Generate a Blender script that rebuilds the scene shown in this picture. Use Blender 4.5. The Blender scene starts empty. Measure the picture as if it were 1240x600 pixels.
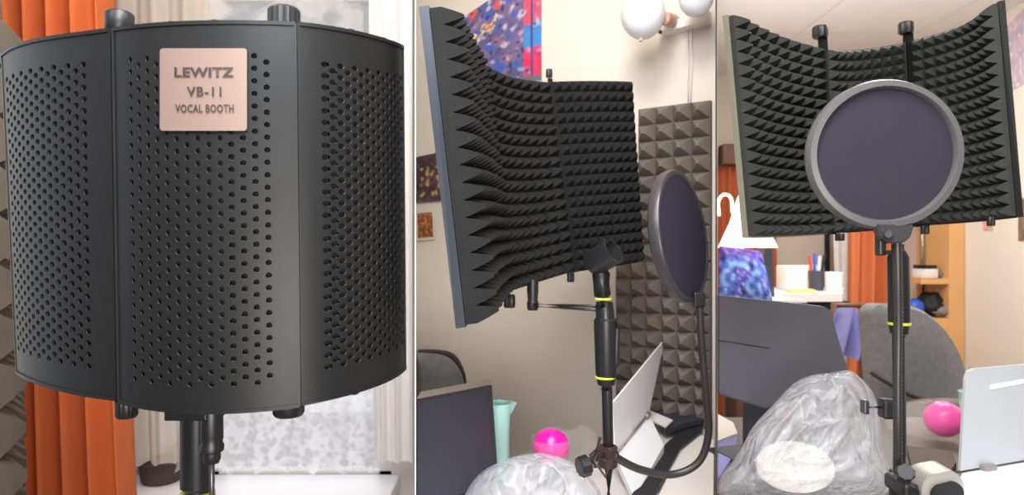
import bpy, bmesh, math, random
from mathutils import Vector, Matrix, noise
random.seed(7)
C = bpy.context.scene.collection
F = 800.0            # focal length in pixels of the 1240x600 frame
CAMZ = 1.15
PI = math.pi
def P(px, py, Y):    # a point at depth Y in the direction of a pixel
    return Vector(((px-620)/F*Y, Y, CAMZ-(py-300)/F*Y))
def lin(c):
    def f(x):
        x /= 255.0
        return x/12.92 if x <= .04045 else ((x+.055)/1.055)**2.4
    return (f(c[0]), f(c[1]), f(c[2]), 1)

# ------------------------------------------------------------------ materials
def mat(name, rgb, rough=.6, metal=0, var=.12, scale=30, bump=0, bscale=None, spec=.5, attr=False, alpha=1, transl=0,
        emit=0, sheen=0):
    m = bpy.data.materials.new(name); m.use_nodes = True
    nt = m.node_tree; N = nt.nodes; L = nt.links
    b = N['Principled BSDF']
    b.inputs['Roughness'].default_value = rough; b.inputs['Metallic'].default_value = metal
    b.inputs['Specular IOR Level'].default_value = spec
    if sheen: b.inputs['Sheen Weight'].default_value = sheen
    tc = N.new('ShaderNodeTexCoord')
    nz = N.new('ShaderNodeTexNoise'); nz.inputs['Scale'].default_value = scale; nz.inputs['Detail'].default_value = 4
    L.new(tc.outputs['Object'], nz.inputs['Vector'])
    ramp = N.new('ShaderNodeMapRange'); ramp.inputs[3].default_value = 1-var; ramp.inputs[4].default_value = 1+var
    L.new(nz.outputs['Fac'], ramp.inputs[0])
    mul = N.new('ShaderNodeVectorMath'); mul.operation = 'SCALE'
    if attr:
        at = N.new('ShaderNodeVertexColor'); at.layer_name = 'Col'
        L.new(at.outputs['Color'], mul.inputs[0])
    else:
        mul.inputs[0].default_value = lin(rgb)[:3]
    L.new(ramp.outputs[0], mul.inputs['Scale'])
    L.new(mul.outputs[0], b.inputs['Base Color'])
    if emit:
        L.new(mul.outputs[0], b.inputs['Emission Color']); b.inputs['Emission Strength'].default_value = emit
    if bump:
        n2 = N.new('ShaderNodeTexNoise'); n2.inputs['Scale'].default_value = bscale or scale*4; n2.inputs['Detail'].default_value = 3
        L.new(tc.outputs['Object'], n2.inputs['Vector'])
        bp = N.new('ShaderNodeBump'); bp.inputs['Strength'].default_value = bump; bp.inputs['Distance'].default_value = .01
        L.new(n2.outputs['Fac'], bp.inputs['Height']); L.new(bp.outputs[0], b.inputs['Normal'])
    out = N['Material Output']; last = b.outputs[0]
    if transl:
        t = N.new('ShaderNodeBsdfTranslucent'); L.new(mul.outputs[0], t.inputs['Color'])
        mx = N.new('ShaderNodeMixShader'); mx.inputs[0].default_value = transl
        L.new(last, mx.inputs[1]); L.new(t.outputs[0], mx.inputs[2]); last = mx.outputs[0]
    if alpha < 1:
        t = N.new('ShaderNodeBsdfTransparent')
        mx = N.new('ShaderNodeMixShader'); mx.inputs[0].default_value = alpha
        L.new(t.outputs[0], mx.inputs[1]); L.new(last, mx.inputs[2]); last = mx.outputs[0]
    L.new(last, out.inputs['Surface'])
    return m
def film(name, rgb):      # thin clear plastic, milky along its creases
    m = mat(name, rgb, .12, var=.05, scale=10, alpha=.5, transl=.3, spec=.9); nt = m.node_tree; N = nt.nodes; L = nt.links
    tc = N.new('ShaderNodeTexCoord'); mp = N.new('ShaderNodeMapping'); mp.inputs['Rotation'].default_value = (.3, .6, .5); mp.inputs['Scale'].default_value = (1, 1, .45)
    L.new(tc.outputs['Object'], mp.inputs['Vector'])
    n = N.new('ShaderNodeTexNoise'); n.inputs['Scale'].default_value = 22; n.inputs['Detail'].default_value = 2; n.inputs['Distortion'].default_value = 1.2
    L.new(mp.outputs[0], n.inputs['Vector'])
    a = N.new('ShaderNodeMath'); a.operation = 'SUBTRACT'; a.inputs[1].default_value = .5; L.new(n.outputs['Fac'], a.inputs[0])
    b = N.new('ShaderNodeMath'); b.operation = 'ABSOLUTE'; L.new(a.outputs[0], b.inputs[0])
    c = N.new('ShaderNodeMapRange'); c.inputs[1].default_value = 0; c.inputs[2].default_value = .07; c.inputs[3].default_value = .62; c.inputs[4].default_value = .34
    L.new(b.outputs[0], c.inputs[0])
    for k in N:
        if k.type == 'MIX_SHADER' and k.inputs[1].links[0].from_node.type == 'BSDF_TRANSPARENT': L.new(c.outputs[0], k.inputs[0])
    bp = N.new('ShaderNodeBump'); bp.inputs['Strength'].default_value = .8; bp.inputs['Distance'].default_value = .02
    L.new(b.outputs[0], bp.inputs['Height']); L.new(bp.outputs[0], N['Principled BSDF'].inputs['Normal'])
    return m
def lace_mat(name, rgb, lo, hi, scale):
    m = mat(name, rgb, .9, var=.08, scale=60, transl=.6)
    nt = m.node_tree; N = nt.nodes; L = nt.links; out = N['Material Output']
    last = out.inputs['Surface'].links[0].from_socket
    tc = N.new('ShaderNodeTexCoord')
    v = N.new('ShaderNodeTexVoronoi'); v.inputs['Scale'].default_value = scale; v.feature = 'SMOOTH_F1'
    n = N.new('ShaderNodeTexNoise'); n.inputs['Scale'].default_value = scale*.6; n.inputs['Detail'].default_value = 6
    L.new(tc.outputs['Object'], v.inputs['Vector']); L.new(tc.outputs['Object'], n.inputs['Vector'])
    ad = N.new('ShaderNodeMath'); ad.operation = 'ADD'; L.new(v.outputs['Distance'], ad.inputs[0]); L.new(n.outputs['Fac'], ad.inputs[1])
    mr = N.new('ShaderNodeMapRange'); mr.inputs[1].default_value = .75; mr.inputs[2].default_value = 1.05
    mr.inputs[3].default_value = lo; mr.inputs[4].default_value = hi
    L.new(ad.outputs[0], mr.inputs[0])
    t = N.new('ShaderNodeBsdfTransparent'); mx = N.new('ShaderNodeMixShader')
    L.new(mr.outputs[0], mx.inputs[0]); L.new(t.outputs[0], mx.inputs[1]); L.new(last, mx.inputs[2])
    L.new(mx.outputs[0], out.inputs['Surface'])
    return m
def tile_mat(name, rgb, line, sx, sy, rough=.8):
    m = mat(name, rgb, rough); nt = m.node_tree; N = nt.nodes; L = nt.links; b = N['Principled BSDF']
    tc = N.new('ShaderNodeTexCoord'); br = N.new('ShaderNodeTexBrick'); br.offset = 0
    br.inputs['Color1'].default_value = lin(rgb); br.inputs['Color2'].default_value = lin([c*.985 for c in rgb]); br.inputs['Mortar'].default_value = lin(line)
    br.inputs['Scale'].default_value = 1; br.inputs['Mortar Size'].default_value = .006
    br.inputs['Brick Width'].default_value = sx; br.inputs['Row Height'].default_value = sy
    L.new(tc.outputs['Object'], br.inputs['Vector']); L.new(br.outputs['Color'], b.inputs['Base Color'])
    return m
M = dict(
    wall=mat('cream_plaster', (226, 217, 206), .85, var=.03, scale=4, bump=.05, bscale=150),
    wall_white=mat('white_plaster', (226, 222, 218), .85, var=.03, scale=4),
    wall_room=mat('room_plaster', (212, 200, 188), .9, var=.03, scale=3),
    ceiling=tile_mat('ceiling_tiles', (238, 234, 232), (222, 214, 208), .62, .62),
    floor=mat('brown_floor', (116, 106, 98), .5, var=.2, scale=6),
    edge_dark=mat('dark_edge', (14, 14, 16), .6),
    shell=mat('black_powdercoat', (25, 25, 26), .45, .2, var=.06, scale=90, spec=.42),
    seam=mat('black_seam', (9, 9, 10), .7, spec=.2),
    frame_blue=mat('slate_metal', (44, 48, 56), .4, .5, var=.08),
    frame_pale=mat('pale_reflection_metal', (128, 127, 112), .45, .3, var=.08),  # pale tone paints a reflection onto the dark booth metal
    foam=mat('black_foam', (29, 29, 30), .85, var=.25, scale=40, bump=.3, bscale=900, spec=.25),
    foam_b=mat('charcoal_green_foam', (43, 45, 44), .6, var=.25, scale=40, bump=.3, bscale=900, spec=.3),
    foam_grey=mat('grey_foam', (126, 119, 112), .95, var=.2, scale=30, bump=.3, bscale=700, spec=.1),
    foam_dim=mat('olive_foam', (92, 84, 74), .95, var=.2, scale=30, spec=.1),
    knob=mat('black_plastic', (30, 30, 33), .4, var=.1, scale=60),
    steel=mat('dark_steel', (90, 90, 94), .3, .8),
    chrome=mat('chrome', (190, 192, 196), .2, 1),
    plate=mat('copper_plate', (136, 114, 104), .5, .25, var=.04, scale=15),
    ink=mat('plate_ink', (52, 40, 38), .6),
    orange=mat('orange_cloth', (228, 126, 70), .9, var=.1, scale=12, transl=.35),
    orange_room=mat('orange_drape', (250, 150, 96), .9, var=.04, scale=9, transl=.1),
    redorange=mat('rust_drape', (186, 96, 60), .9, var=.12, scale=9),
    white_paint=mat('white_paint', (238, 236, 234), .5, var=.02),
    sill=mat('sill_white', (246, 246, 250), .4, var=.02),
    lace=lace_mat('lace', (246, 246, 250), .35, .85, 55),
    sheer=lace_mat('sheer', (240, 238, 236), .08, .6, 18),
    veil=mat('cream_sheer', (208, 198, 184), .9, var=.04, alpha=.85, transl=.35),
    glass=mat('window_glass', (225, 235, 245), .05, var=0, alpha=.12),
    gunmetal=mat('grip_black', (34, 34, 37), .35, .2, var=.1, scale=80),
    ribbed=mat('gooseneck_grey', (66, 64, 64), .38, .6, var=.1),
    lime=mat('lime_ring', (196, 208, 60), .4, var=.03),
    rim=mat('grey_rim', (62, 59, 62), .36, .2, var=.05),
    rim_b=mat('silver_grey_rim', (92, 90, 92), .36, .2, var=.05),
    mesh=mat('violet_mesh', (48, 44, 60), .7, var=.1, scale=20, bump=.2, bscale=1500, spec=.2),
    mesh_b=mat('plum_mesh', (45, 41, 51), .7, var=.12, scale=9, bump=.2, bscale=1500, spec=.2),
    monitor=mat('monitor_black', (58, 60, 72), .5, var=.05),
    monitor_b=mat('monitor_grey', (80, 78, 88), .5, var=.05),
    groove=mat('monitor_groove', (44, 42, 50), .6),
    tan=mat('tan_edge', (150, 138, 126), .5, var=.05),
    chair=mat('grey_chair_cloth', (130, 130, 133), .95, var=.35, scale=60, bump=.3, bscale=500, sheen=.2),
    chair_dark=mat('charcoal_trim', (58, 54, 52), .7),
    desk=mat('desk_grey', (104, 98, 92), .55, var=.08, scale=14),
    desk_white=mat('desk_white', (222, 216, 214), .5, var=.04, scale=12),
    lap=mat('laptop_white', (246, 248, 255), .35, var=.02),
    lap_b=mat('laptop_silver_white', (182, 187, 195), .35, var=.02),
    hinge=mat('hinge_grey', (150, 142, 140), .4, .3),
    hinge_silver=mat('satin_silver', (176, 174, 168), .4, .4),
    paper=mat('paper', (240, 236, 232), .7, var=.03),
    yellow=mat('yellow_paper', (238, 206, 110), .7, var=.05),
    teal=mat('teal_plastic', (176, 226, 220), .45, var=.05),
    pink=mat('hot_pink', (252, 24, 172), .28, var=.08, scale=30),
    clear=mat('clear_plastic', (236, 230, 222), .15, var=.1, alpha=.08, bump=.4, bscale=40),
    bag=film('clear_film', (222, 226, 236)),
    strap=mat('black_strap', (36, 36, 42), .6, var=.1),
    navy=mat('navy_case', (58, 60, 74), .6, var=.1),
    rust=mat('rusty_clamp', (66, 50, 44), .5, .4, var=.3, scale=90),
    globe=mat('opal_glass', (236, 238, 244), .2, var=.02),
    socket=mat('terracotta_socket', (220, 170, 152), .6),
    print=mat('printed_sheet', (0, 0, 0), .55, var=.1, scale=50, attr=True),
    printcloth=mat('printed_cloth', (0, 0, 0), .9, var=.15, scale=40, attr=True),
    lampshade=mat('glowing_shade', (255, 246, 230), .6, var=.01, emit=1.3),
    wood=mat('orange_wood', (218, 166, 108), .5, var=.12, scale=8),
    wood_dark=mat('brown_wood', (104, 70, 50), .5, var=.15, scale=8),
    purple=mat('lilac_cloth', (140, 140, 200), .9, var=.15),
    black=mat('matte_black', (22, 22, 26), .7),
    blue=mat('blue_gloss', (48, 84, 190), .4),
    red=mat('red_gloss', (196, 56, 52), .4),
    white_item=mat('white_item', (228, 222, 220), .5),
    grey_item=mat('grey_item', (130, 124, 124), .6, var=.3, scale=25),
    plantdark=mat('dark_pot', (66, 54, 48), .7),
)

# ------------------------------------------------------------------ object helpers
OFF = {}
def link(name, me, parent):
    o = bpy.data.objects.new(name, me); C.objects.link(o)
    if parent: o.parent = parent
    return o
def thing(name, label, cat, loc, group=None):
    o = bpy.data.objects.new(name, None); C.objects.link(o); o.location = loc; o.empty_display_size = .02
    o['label'] = label; o['category'] = cat
    if group: o['group'] = group
    OFF[o] = Vector(loc)
    return o
def obj(name, bm, m, parent=None, smooth=False, label=None, normals=None):
    if parent is not None:
        off = OFF[parent]
    else:
        xs = [v.co.x for v in bm.verts]; ys = [v.co.y for v in bm.verts]; zs = [v.co.z for v in bm.verts]
        off = Vector(((min(xs)+max(xs))/2, (min(ys)+max(ys))/2, min(zs)))
    for v in bm.verts: v.co -= off
    if normals is None: bmesh.ops.recalc_face_normals(bm, faces=bm.faces)
    if smooth:
        for f in bm.faces: f.smooth = True
    me = bpy.data.meshes.new(name); bm.to_mesh(me); bm.free()
    ms = m if isinstance(m, list) else [m]
    for k in ms: me.materials.append(k)
    if smooth == 'auto':
        me.set_sharp_from_angle(angle=math.radians(38))
    if normals is not None:
        me.normals_split_custom_set_from_vertices(normals)
    o = link(name, me, parent)
    OFF[o] = off
    if parent is None: o.location = off
    if label: o['label'] = label
    return o
def tag(o, label, cat, group=None, kind=None):
    o['label'] = label; o['category'] = cat
    if group: o['group'] = group
    if kind: o['kind'] = kind
    return o
def struct(name, bm, m):
    o = obj(name, bm, m); o['kind'] = 'structure'; return o
def BM(): return bmesh.new()
def quad(bm, pts, mi=0):
    f = bm.faces.new([bm.verts.new(p) for p in pts]); f.material_index = mi; return f
def prism(bm, pts, ext, mi=0):        # polygon pts extruded by vector ext
    ext = Vector(ext); n = len(pts)
    a = [bm.verts.new(p) for p in pts]; b = [bm.verts.new(Vector(p)+ext) for p in pts]
    fs = [bm.faces.new(a), bm.faces.new(b[::-1])]
    for i in range(n): fs.append(bm.faces.new([a[i], b[i], b[(i+1) % n], a[(i+1) % n]]))
    for f in fs: f.material_index = mi
    return a, b
def box(bm, c, s, rz=0, bevel=0):
    r = bmesh.ops.create_cube(bm, size=1)
    mtx = Matrix.Translation(c) @ Matrix.Rotation(rz, 4, 'Z') @ Matrix.Diagonal((*s, 1))
    bmesh.ops.transform(bm, matrix=mtx, verts=r['verts'])
    if bevel:
        es = list({e for v in r['verts'] for e in v.link_edges})
        bmesh.ops.bevel(bm, geom=es, offset=bevel, segments=2, affect='EDGES', profile=.5)
def frame_of(d):
    d = Vector(d).normalized(); up = Vector((0, 0, 1)) if abs(d.z) < .95 else Vector((1, 0, 0))
    a = d.cross(up).normalized(); return a, a.cross(d).normalized(), d
def tube(bm, pts, r, n=12, caps=True):
    pts = [Vector(p) for p in pts]; rs = r if isinstance(r, (list, tuple)) else [r]*len(pts)
    rings = []; a0 = None
    for i, p in enumerate(pts):
        d = (pts[min(i+1, len(pts)-1)]-pts[max(i-1, 0)])
        a, b, d = frame_of(d)
        if a0 is not None:
            a = (a0 - d*a0.dot(d)).normalized(); b = d.cross(a)
        a0 = a
        rings.append([bm.verts.new(p+(a*math.cos(2*PI*k/n)+b*math.sin(2*PI*k/n))*rs[i]) for k in range(n)])
    for i in range(len(rings)-1):
        for k in range(n): bm.faces.new([rings[i][k], rings[i][(k+1) % n], rings[i+1][(k+1) % n], rings[i+1][k]])
    if caps: bm.faces.new(rings[0][::-1]); bm.faces.new(rings[-1])
def cyl(bm, p0, p1, r, r1=None, n=20, ch=.15):   # cylinder with chamfered ends
    p0 = Vector(p0); p1 = Vector(p1); r1 = r if r1 is None else r1; d = (p1-p0); L = d.length; d.normalize()
    c = min(ch*min(r, r1), L*.3)
    prof = [(0, r-c), (c, r), (L-c, r1), (L, r1-c)]
    a, b, d = frame_of(d); rings = []
    for h, q in prof: rings.append([bm.verts.new(p0+d*h+(a*math.cos(2*PI*k/n)+b*math.sin(2*PI*k/n))*q) for k in range(n)])
    for i in range(3):
        for k in range(n): bm.faces.new([rings[i][k], rings[i][(k+1) % n], rings[i+1][(k+1) % n], rings[i+1][k]])
    bm.faces.new(rings[0][::-1]); bm.faces.new(rings[-1])
def knurl(bm, p0, p1, r, n=36, depth=.08):
    p0 = Vector(p0); p1 = Vector(p1); a, b, d = frame_of(p1-p0); L = (p1-p0).length
    rings = []
    for h, q in [(0, .85), (.12, 1), (.88, 1), (1, .85)]:
        rings.append([bm.verts.new(p0+d*h*L+(a*math.cos(2*PI*k/n)+b*math.sin(2*PI*k/n))*r*q*(1-depth*(k % 2))) for k in range(n)])
    for i in range(3):
        for k in range(n): bm.faces.new([rings[i][k], rings[i][(k+1) % n], rings[i+1][(k+1) % n], rings[i+1][k]])
    bm.faces.new(rings[0][::-1]); bm.faces.new(rings[-1])
def lathe(bm, prof, base, axis=(0, 0, 1), n=28):  # prof: (radius, height)
    a, b, d = frame_of(axis); base = Vector(base); rings = []
    for r, h in prof:
        if r < 1e-6: rings.append([bm.verts.new(base+d*h)])
        else: rings.append([bm.verts.new(base+d*h+(a*math.cos(2*PI*k/n)+b*math.sin(2*PI*k/n))*r) for k in range(n)])
    for i in range(len(rings)-1):
        A, B = rings[i], rings[i+1]
        for k in range(n):
            k2 = (k+1) % n
            if len(A) == 1 and len(B) == 1: continue
            if len(A) == 1: bm.faces.new([A[0], B[k2], B[k]])
            elif len(B) == 1: bm.faces.new([A[k], A[k2], B[0]])
            else: bm.faces.new([A[k], A[k2], B[k2], B[k]])
def ball(bm, c, r, sq=(1, 1, 1), nz=0, ns=20):
    s = bmesh.ops.create_uvsphere(bm, u_segments=28, v_segments=16, radius=1)
    for v in s['verts']:
        k = 1+(noise.noise(v.co*3+Vector((ns, 0, 0)))*nz if nz else 0)
        v.co = Vector(c)+Vector((v.co.x*r*sq[0], v.co.y*r*sq[1], v.co.z*r*sq[2]))*k
def lagr(pts):
    n = len(pts); t = [0]
    for i in range(1, n): t.append(t[-1]+(pts[i]-pts[i-1]).length)
    t = [x/t[-1] for x in t]
    def f(u):
        r = Vector((0, 0, 0))
        for i in range(n):
            w = 1
            for j in range(n):
                if j != i: w *= (u-t[j])/(t[i]-t[j])
            r += pts[i]*w
        return r
    return f
def spline(pts, n=8):
    out = []; p = [pts[0]]+list(pts)+[pts[-1]]
    for i in range(1, len(p)-2):
        a, b, c, d = p[i-1:i+3]
        for k in range(n):
            t = k/n
            out.append(.5*((2*b)+(c-a)*t+(2*a-5*b+4*c-d)*t*t+(3*b-a-3*c+d)*t**3))
    out.append(pts[-1]); return out
def grid(bm, fn, nu, nv, colfn=None, mi=0):
    vs = [[bm.verts.new(fn(i/nu, j/nv)) for j in range(nv+1)] for i in range(nu+1)]
    lay = None
    if colfn: lay = bm.loops.layers.float_color.get('Col') or bm.loops.layers.float_color.new('Col')
    for i in range(nu):
        for j in range(nv):
            f = bm.faces.new([vs[i][j], vs[i+1][j], vs[i+1][j+1], vs[i][j+1]]); f.material_index = mi
            if lay:
                for l, (a, b) in zip(f.loops, [(i, j), (i+1, j), (i+1, j+1), (i, j+1)]): l[lay] = lin(colfn(a/nu, b/nv))
    return vs
def bil(a, b, c, d):      # a top-left, b top-right, c bottom-right, d bottom-left
    return lambda u, v: (a*(1-u)+b*u)*(1-v)+(d*(1-u)+c*u)*v
def mixc(a, b, t):
    t = max(0, min(1, t)); return [a[i]*(1-t)+b[i]*t for i in range(3)]
def nse(x, y, s=0): return noise.noise(Vector((x, y, s)))

def onplane(px, py, a, b, c):   # where the line of sight through a pixel meets the plane a b c
    n = (b-a).cross(c-a); d = P(px, py, 1)-Vector((0, 0, CAMZ)); o = Vector((0, 0, CAMZ))
    return o+d*((a-o).dot(n)/d.dot(n))
# ------------------------------------------------------------------ camera, light, world
cd = bpy.data.cameras.new('camera'); cam = bpy.data.objects.new('camera', cd); C.objects.link(cam)
cam.location = (0, 0, CAMZ); cam.rotation_euler = (PI/2, 0, 0); cd.sensor_width = 36; cd.lens = 36*F/1240; cd.clip_start = .02
cd.dof.use_dof = True; cd.dof.focus_distance = .72; cd.dof.aperture_fstop = 9
sc = bpy.context.scene; sc.camera = cam
sc.view_settings.view_transform = 'Standard'; sc.view_settings.look = 'None'
w = bpy.data.worlds.new('sky'); sc.world = w; w.use_nodes = True
nt = w.node_tree; bg = nt.nodes['Background']
tc = nt.nodes.new('ShaderNodeTexCoord'); sep = nt.nodes.new('ShaderNodeSeparateXYZ'); nt.links.new(tc.outputs['Generated'], sep.inputs[0])
mr = nt.nodes.new('ShaderNodeMapRange'); mr.inputs[1].default_value = -.2; mr.inputs[2].default_value = .5
mr.inputs[3].default_value = .5; mr.inputs[4].default_value = 2.6
mz = nt.nodes.new('ShaderNodeMapRange'); mz.inputs[1].default_value = -.35; mz.inputs[2].default_value = .4; mz.inputs[3].default_value = .25; mz.inputs[4].default_value = 1.15
mm = nt.nodes.new('ShaderNodeMath'); mm.operation = 'MULTIPLY'
nt.links.new(sep.outputs['Y'], mr.inputs[0]); nt.links.new(sep.outputs['Z'], mz.inputs[0])
nt.links.new(mr.outputs[0], mm.inputs[0]); nt.links.new(mz.outputs[0], mm.inputs[1]); nt.links.new(mm.outputs[0], bg.inputs['Strength'])
bg.inputs['Color'].default_value = (.93, .95, 1, 1)
def area(name, loc, size, power, col, target):
    l = bpy.data.lights.new(name, 'AREA'); l.shape = 'RECTANGLE'; l.size, l.size_y = size; l.energy = power; l.color = col
    o = bpy.data.objects.new(name, l); C.objects.link(o); o.location = loc
    o.rotation_euler = (Vector(target)-Vector(loc)).to_track_quat('-Z', 'Y').to_euler(); return o
WARM = (1, .95, .88)
area('lamp_center_bay', (.0, .25, 2.2), (.5, .4), 19, WARM, (.15, 1.3, .9))
area('lamp_right_bay', (.75, .35, 2.25), (.6, .4), 10, WARM, (.75, 1.3, .9))
area('lamp_right_room', (1.5, 2.2, 2.27), (1.0, 1.0), 30, WARM, (1.5, 2.3, 0))
area('fill_center_cool', (-.1, .1, 1.7), (.4, .4), 9, (.86, .92, 1), (.2, 1.1, .95))  # added cool fill from the left for laptop lid, no real lamp
area('fill_center_low', (.12, -.45, 1.0), (.5, .3), 13, WARM, (.05, 1.5, .75))  # unseen fill, put in to lift the low part of the centre wall
pl_ = bpy.data.lights.new('fill_room_glow', 'POINT'); pl_.energy = 9; pl_.color = (.9, .95, 1); pl_.shadow_soft_size = .06  # added fill point hidden behind the booth, brightens the room ceiling
po = bpy.data.objects.new('fill_room_glow', pl_); C.objects.link(po); po.location = (1.35, 2.7, 1.55)
area('fill_left_side', (.15, -.35, 2.0), (.4, .4), 4, (1, .97, .9), (-.12, .6, 1.25))  # extra light placed to bring out the booth's right panel, not a fixture
area('fill_left_curtain', (-.75, 1.15, 2.25), (.6, .3), 5, (1, .97, .92), (-.75, 1.5, .9))  # made-up overhead fill for the orange curtain, separate from the window daylight
area('lamp_left_bay', (-.85, -.1, 2.0), (.5, .5), 4.5, (1, .97, .9), (-.35, .6, 1.15))

# ------------------------------------------------------------------ the setting
YF = .66
def wx(px, Y): return (px-620)/F*Y
bm = BM(); prism(bm, [(-2, -.2, 0), (2.6, -.2, 0), (2.6, 4.6, 0), (-2, 4.6, 0)], (0, 0, -.05)); struct('floor', bm, M['floor'])
bm = BM(); prism(bm, [(-2, .0, 2.3), (2.6, .0, 2.3), (2.6, 4.6, 2.3), (-2, 4.6, 2.3)], (0, 0, .05)); struct('ceiling', bm, M['ceiling'])
def partition(name, px, Y1, hw, m, edge):
    bm = BM()
    prism(bm, [Vector((wx(px-hw, YF), YF, 0)), Vector((wx(px+hw, YF), YF, 0)), Vector((wx(px+hw, Y1), Y1, 0)), Vector((wx(px-hw, Y1), Y1, 0))], (0, 0, 2.3))
    struct(name, bm, m)
    bm = BM()
    prism(bm, [Vector((wx(px-hw, YF-.01), YF-.01, 0)), Vector((wx(px+hw, YF-.01), YF-.01, 0)), Vector((wx(px+hw, YF-.0005), YF-.0005, 0)), Vector((wx(px-hw, YF-.0005), YF-.0005, 0))], (0, 0, 2.3))
    return struct('trim_1' if edge == 'white_paint' else 'trim_2', bm, M[edge])
partition('wall_left_divider', 503, 1.86, .6, M['wall_white'], 'white_paint')
partition('wall_right_divider', 867.3, 4.4, 1.0, M['wall'], 'edge_dark')
# centre bay: back wall turned a little
WA = Vector((wx(503.6, 1.75), 1.75, 0)); WB = Vector((wx(866.3, 1.33), 1.33, 0)); WD = (WB-WA).normalized(); WN = Vector((WD.y, -WD.x, 0))
def wallY(px):       # depth of the centre bay's wall in the direction of a pixel column
    k = (px-620)/F; t = (k*WA.y-WA.x)/(WD.x-k*WD.y); return WA.y+WD.y*t
def W(px, py, off=0.0):
    p = P(px, py, wallY(px)); return p+WN*off
bm = BM(); prism(bm, [WA, WB, WB-WN*.04-WD*.045, WA-WN*.04], (0, 0, 2.3)); struct('wall_center', bm, M['wall'])
# right room
bm = BM(); prism(bm, [Vector((wx(868.5, 4.4), 4.4, 0)), Vector((2.45, 4.4, 0)), Vector((2.45, 4.45, 0)), Vector((wx(868.5, 4.4), 4.45, 0))], (0, 0, 2.3)); struct('wall_right_room_back', bm, M['wall_room'])
bm = BM(); prism(bm, [Vector((2.4, .2, 0)), Vector((2.45, .2, 0)), Vector((2.45, 4.399, 0)), Vector((2.4, 4.399, 0))], (0, 0, 2.3)); struct('wall_right', bm, M['wall'])
# left bay: window wall
YW = 1.8
x0, x1 = -1.75, wx(502, YW)
wl, wr, zb, zt = wx(165, YW), wx(474, YW), .5, 2.1
bm = BM()
for a, b, c, d in [(x0, wl, 0, 2.3), (wr, x1, 0, 2.3), (wl, wr, 0, zb), (wl, wr, zt, 2.3)]:
    prism(bm, [Vector((a, YW, c)), Vector((b, YW, c)), Vector((b, YW, d)), Vector((a, YW, d))], (0, .06, 0))
struct('wall_left_bay_back', bm, M['wall_white'])
win = BM(); fw = .035
for a, b, c, d in [(wl, wr, zb, zb+fw), (wl, wr, zt-fw, zt), (wl, wl+fw, zb, zt), (wr-fw, wr, zb, zt), (wx(240, YW), wx(262, YW), zb, zt), (wx(262, YW), wr, 1.83, 1.865), (wx(358, YW), wx(370, YW), 1.865, zt)]:
    prism(win, [Vector((a, YW+.015, c)), Vector((b, YW+.015, c)), Vector((b, YW+.015, d)), Vector((a, YW+.015, d))], (0, .04, 0))
wo = struct('window_1', win, M['white_paint'])
bm = BM(); prism(bm, [Vector((wl, YW+.034, zb)), Vector((wr, YW+.034, zb)), Vector((wr, YW+.034, zt)), Vector((wl, YW+.034, zt))], (0, .004, 0)); obj('pane', bm, M['glass'], wo)
SZ = .535
bm = BM(); box(bm, ((wx(150, YW)+wx(502, YW))/2-.02, YW-.09, SZ-.02), (wx(495, YW)-wx(150, YW)-.02, .179, .035), bevel=.006); struct('trim_3', bm, M['sill'])
LW0 = Vector((wx(-22, .72), .72, 0)); LW1 = Vector((wx(2, YW-.02), YW-.02, 0)); LD = (LW1-LW0).normalized(); LN = Vector((LD.y, -LD.x, 0))
bm = BM(); prism(bm, [LW0, LW1, LW1-LN*.04, LW0-LN*.04], (0, 0, 2.3)); struct('wall_left', bm, M['wall_white'])

# ------------------------------------------------------------------ pyramid foam
def foam(bm, S, Nf, nu, nv, h, back, u0=0, u1=1, v0=0, v1=1):
    g = [[bm.verts.new(S(u0+(u1-u0)*i/nu, v0+(v1-v0)*j/nv)) for j in range(nv+1)] for i in range(nu+1)]
    k = [[None]*(nv+1) for _ in range(nu+1)]
    for i in range(nu+1):
        for j in range(nv+1):
            if i in (0, nu) or j in (0, nv):
                u, v = u0+(u1-u0)*i/nu, v0+(v1-v0)*j/nv
                k[i][j] = bm.verts.new(S(u, v)-Nf(u, v)*back)
    for i in range(nu):
        for j in range(nv):
            u, v = u0+(u1-u0)*(i+.5)/nu, v0+(v1-v0)*(j+.5)/nv
            n = Nf(u, v); c = S(u, v); jit = 1+.1*nse(i*1.7, j*2.3, nu)
            q = [g[i][j], g[i+1][j], g[i+1][j+1], g[i][j+1]]
            w_ = [bm.verts.new(c+n*h*jit*.5+(x.co-c)*.60) for x in q]
            t = [bm.verts.new(c+n*h*jit*.95+(x.co-c)*.16) for x in q]
            for a in range(4):
                bm.faces.new([q[a], q[(a+1) % 4], w_[(a+1) % 4], w_[a]]); bm.faces.new([w_[a], w_[(a+1) % 4], t[(a+1) % 4], t[a]])
            bm.faces.new(t)
    for i in range(nu):
        for j in (0, nv): bm.faces.new([g[i][j], g[i+1][j], k[i+1][j], k[i][j]])
    for j in range(nv):
        for i in (0, nu): bm.faces.new([g[i][j], g[i][j+1], k[i][j+1], k[i][j]])
    # flat back
    for i in range(nu): bm.faces.new([k[i][0], k[i+1][0], k[i+1][nv], k[i][nv]])
def surf(st):
    T = lagr([P(a, b, d) for a, b, c, e, d in st]); B = lagr([P(c, e, d) for a, b, c, e, d in st])
    # one parameter for top and bottom
    S = lambda u, v: T(u)*(1-v)+B(u)*v
    def Nf(u, v):
        e = .01; du = S(u+e, v)-S(u-e, v); dv = S(u, 1)-S(u, 0)
        n = du.cross(dv).normalized()
        return n if n.dot(-S(u, v)+Vector((0, 0, CAMZ))) > 0 or True else -n
    # orient once so that the normal at the middle faces the viewer
    sgn = 1 if Nf(.5, .5).dot(Vector((0, 0, CAMZ))-S(.5, .5)) > 0 else -1
    return S, (lambda u, v: Nf(u, v)*sgn)
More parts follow.
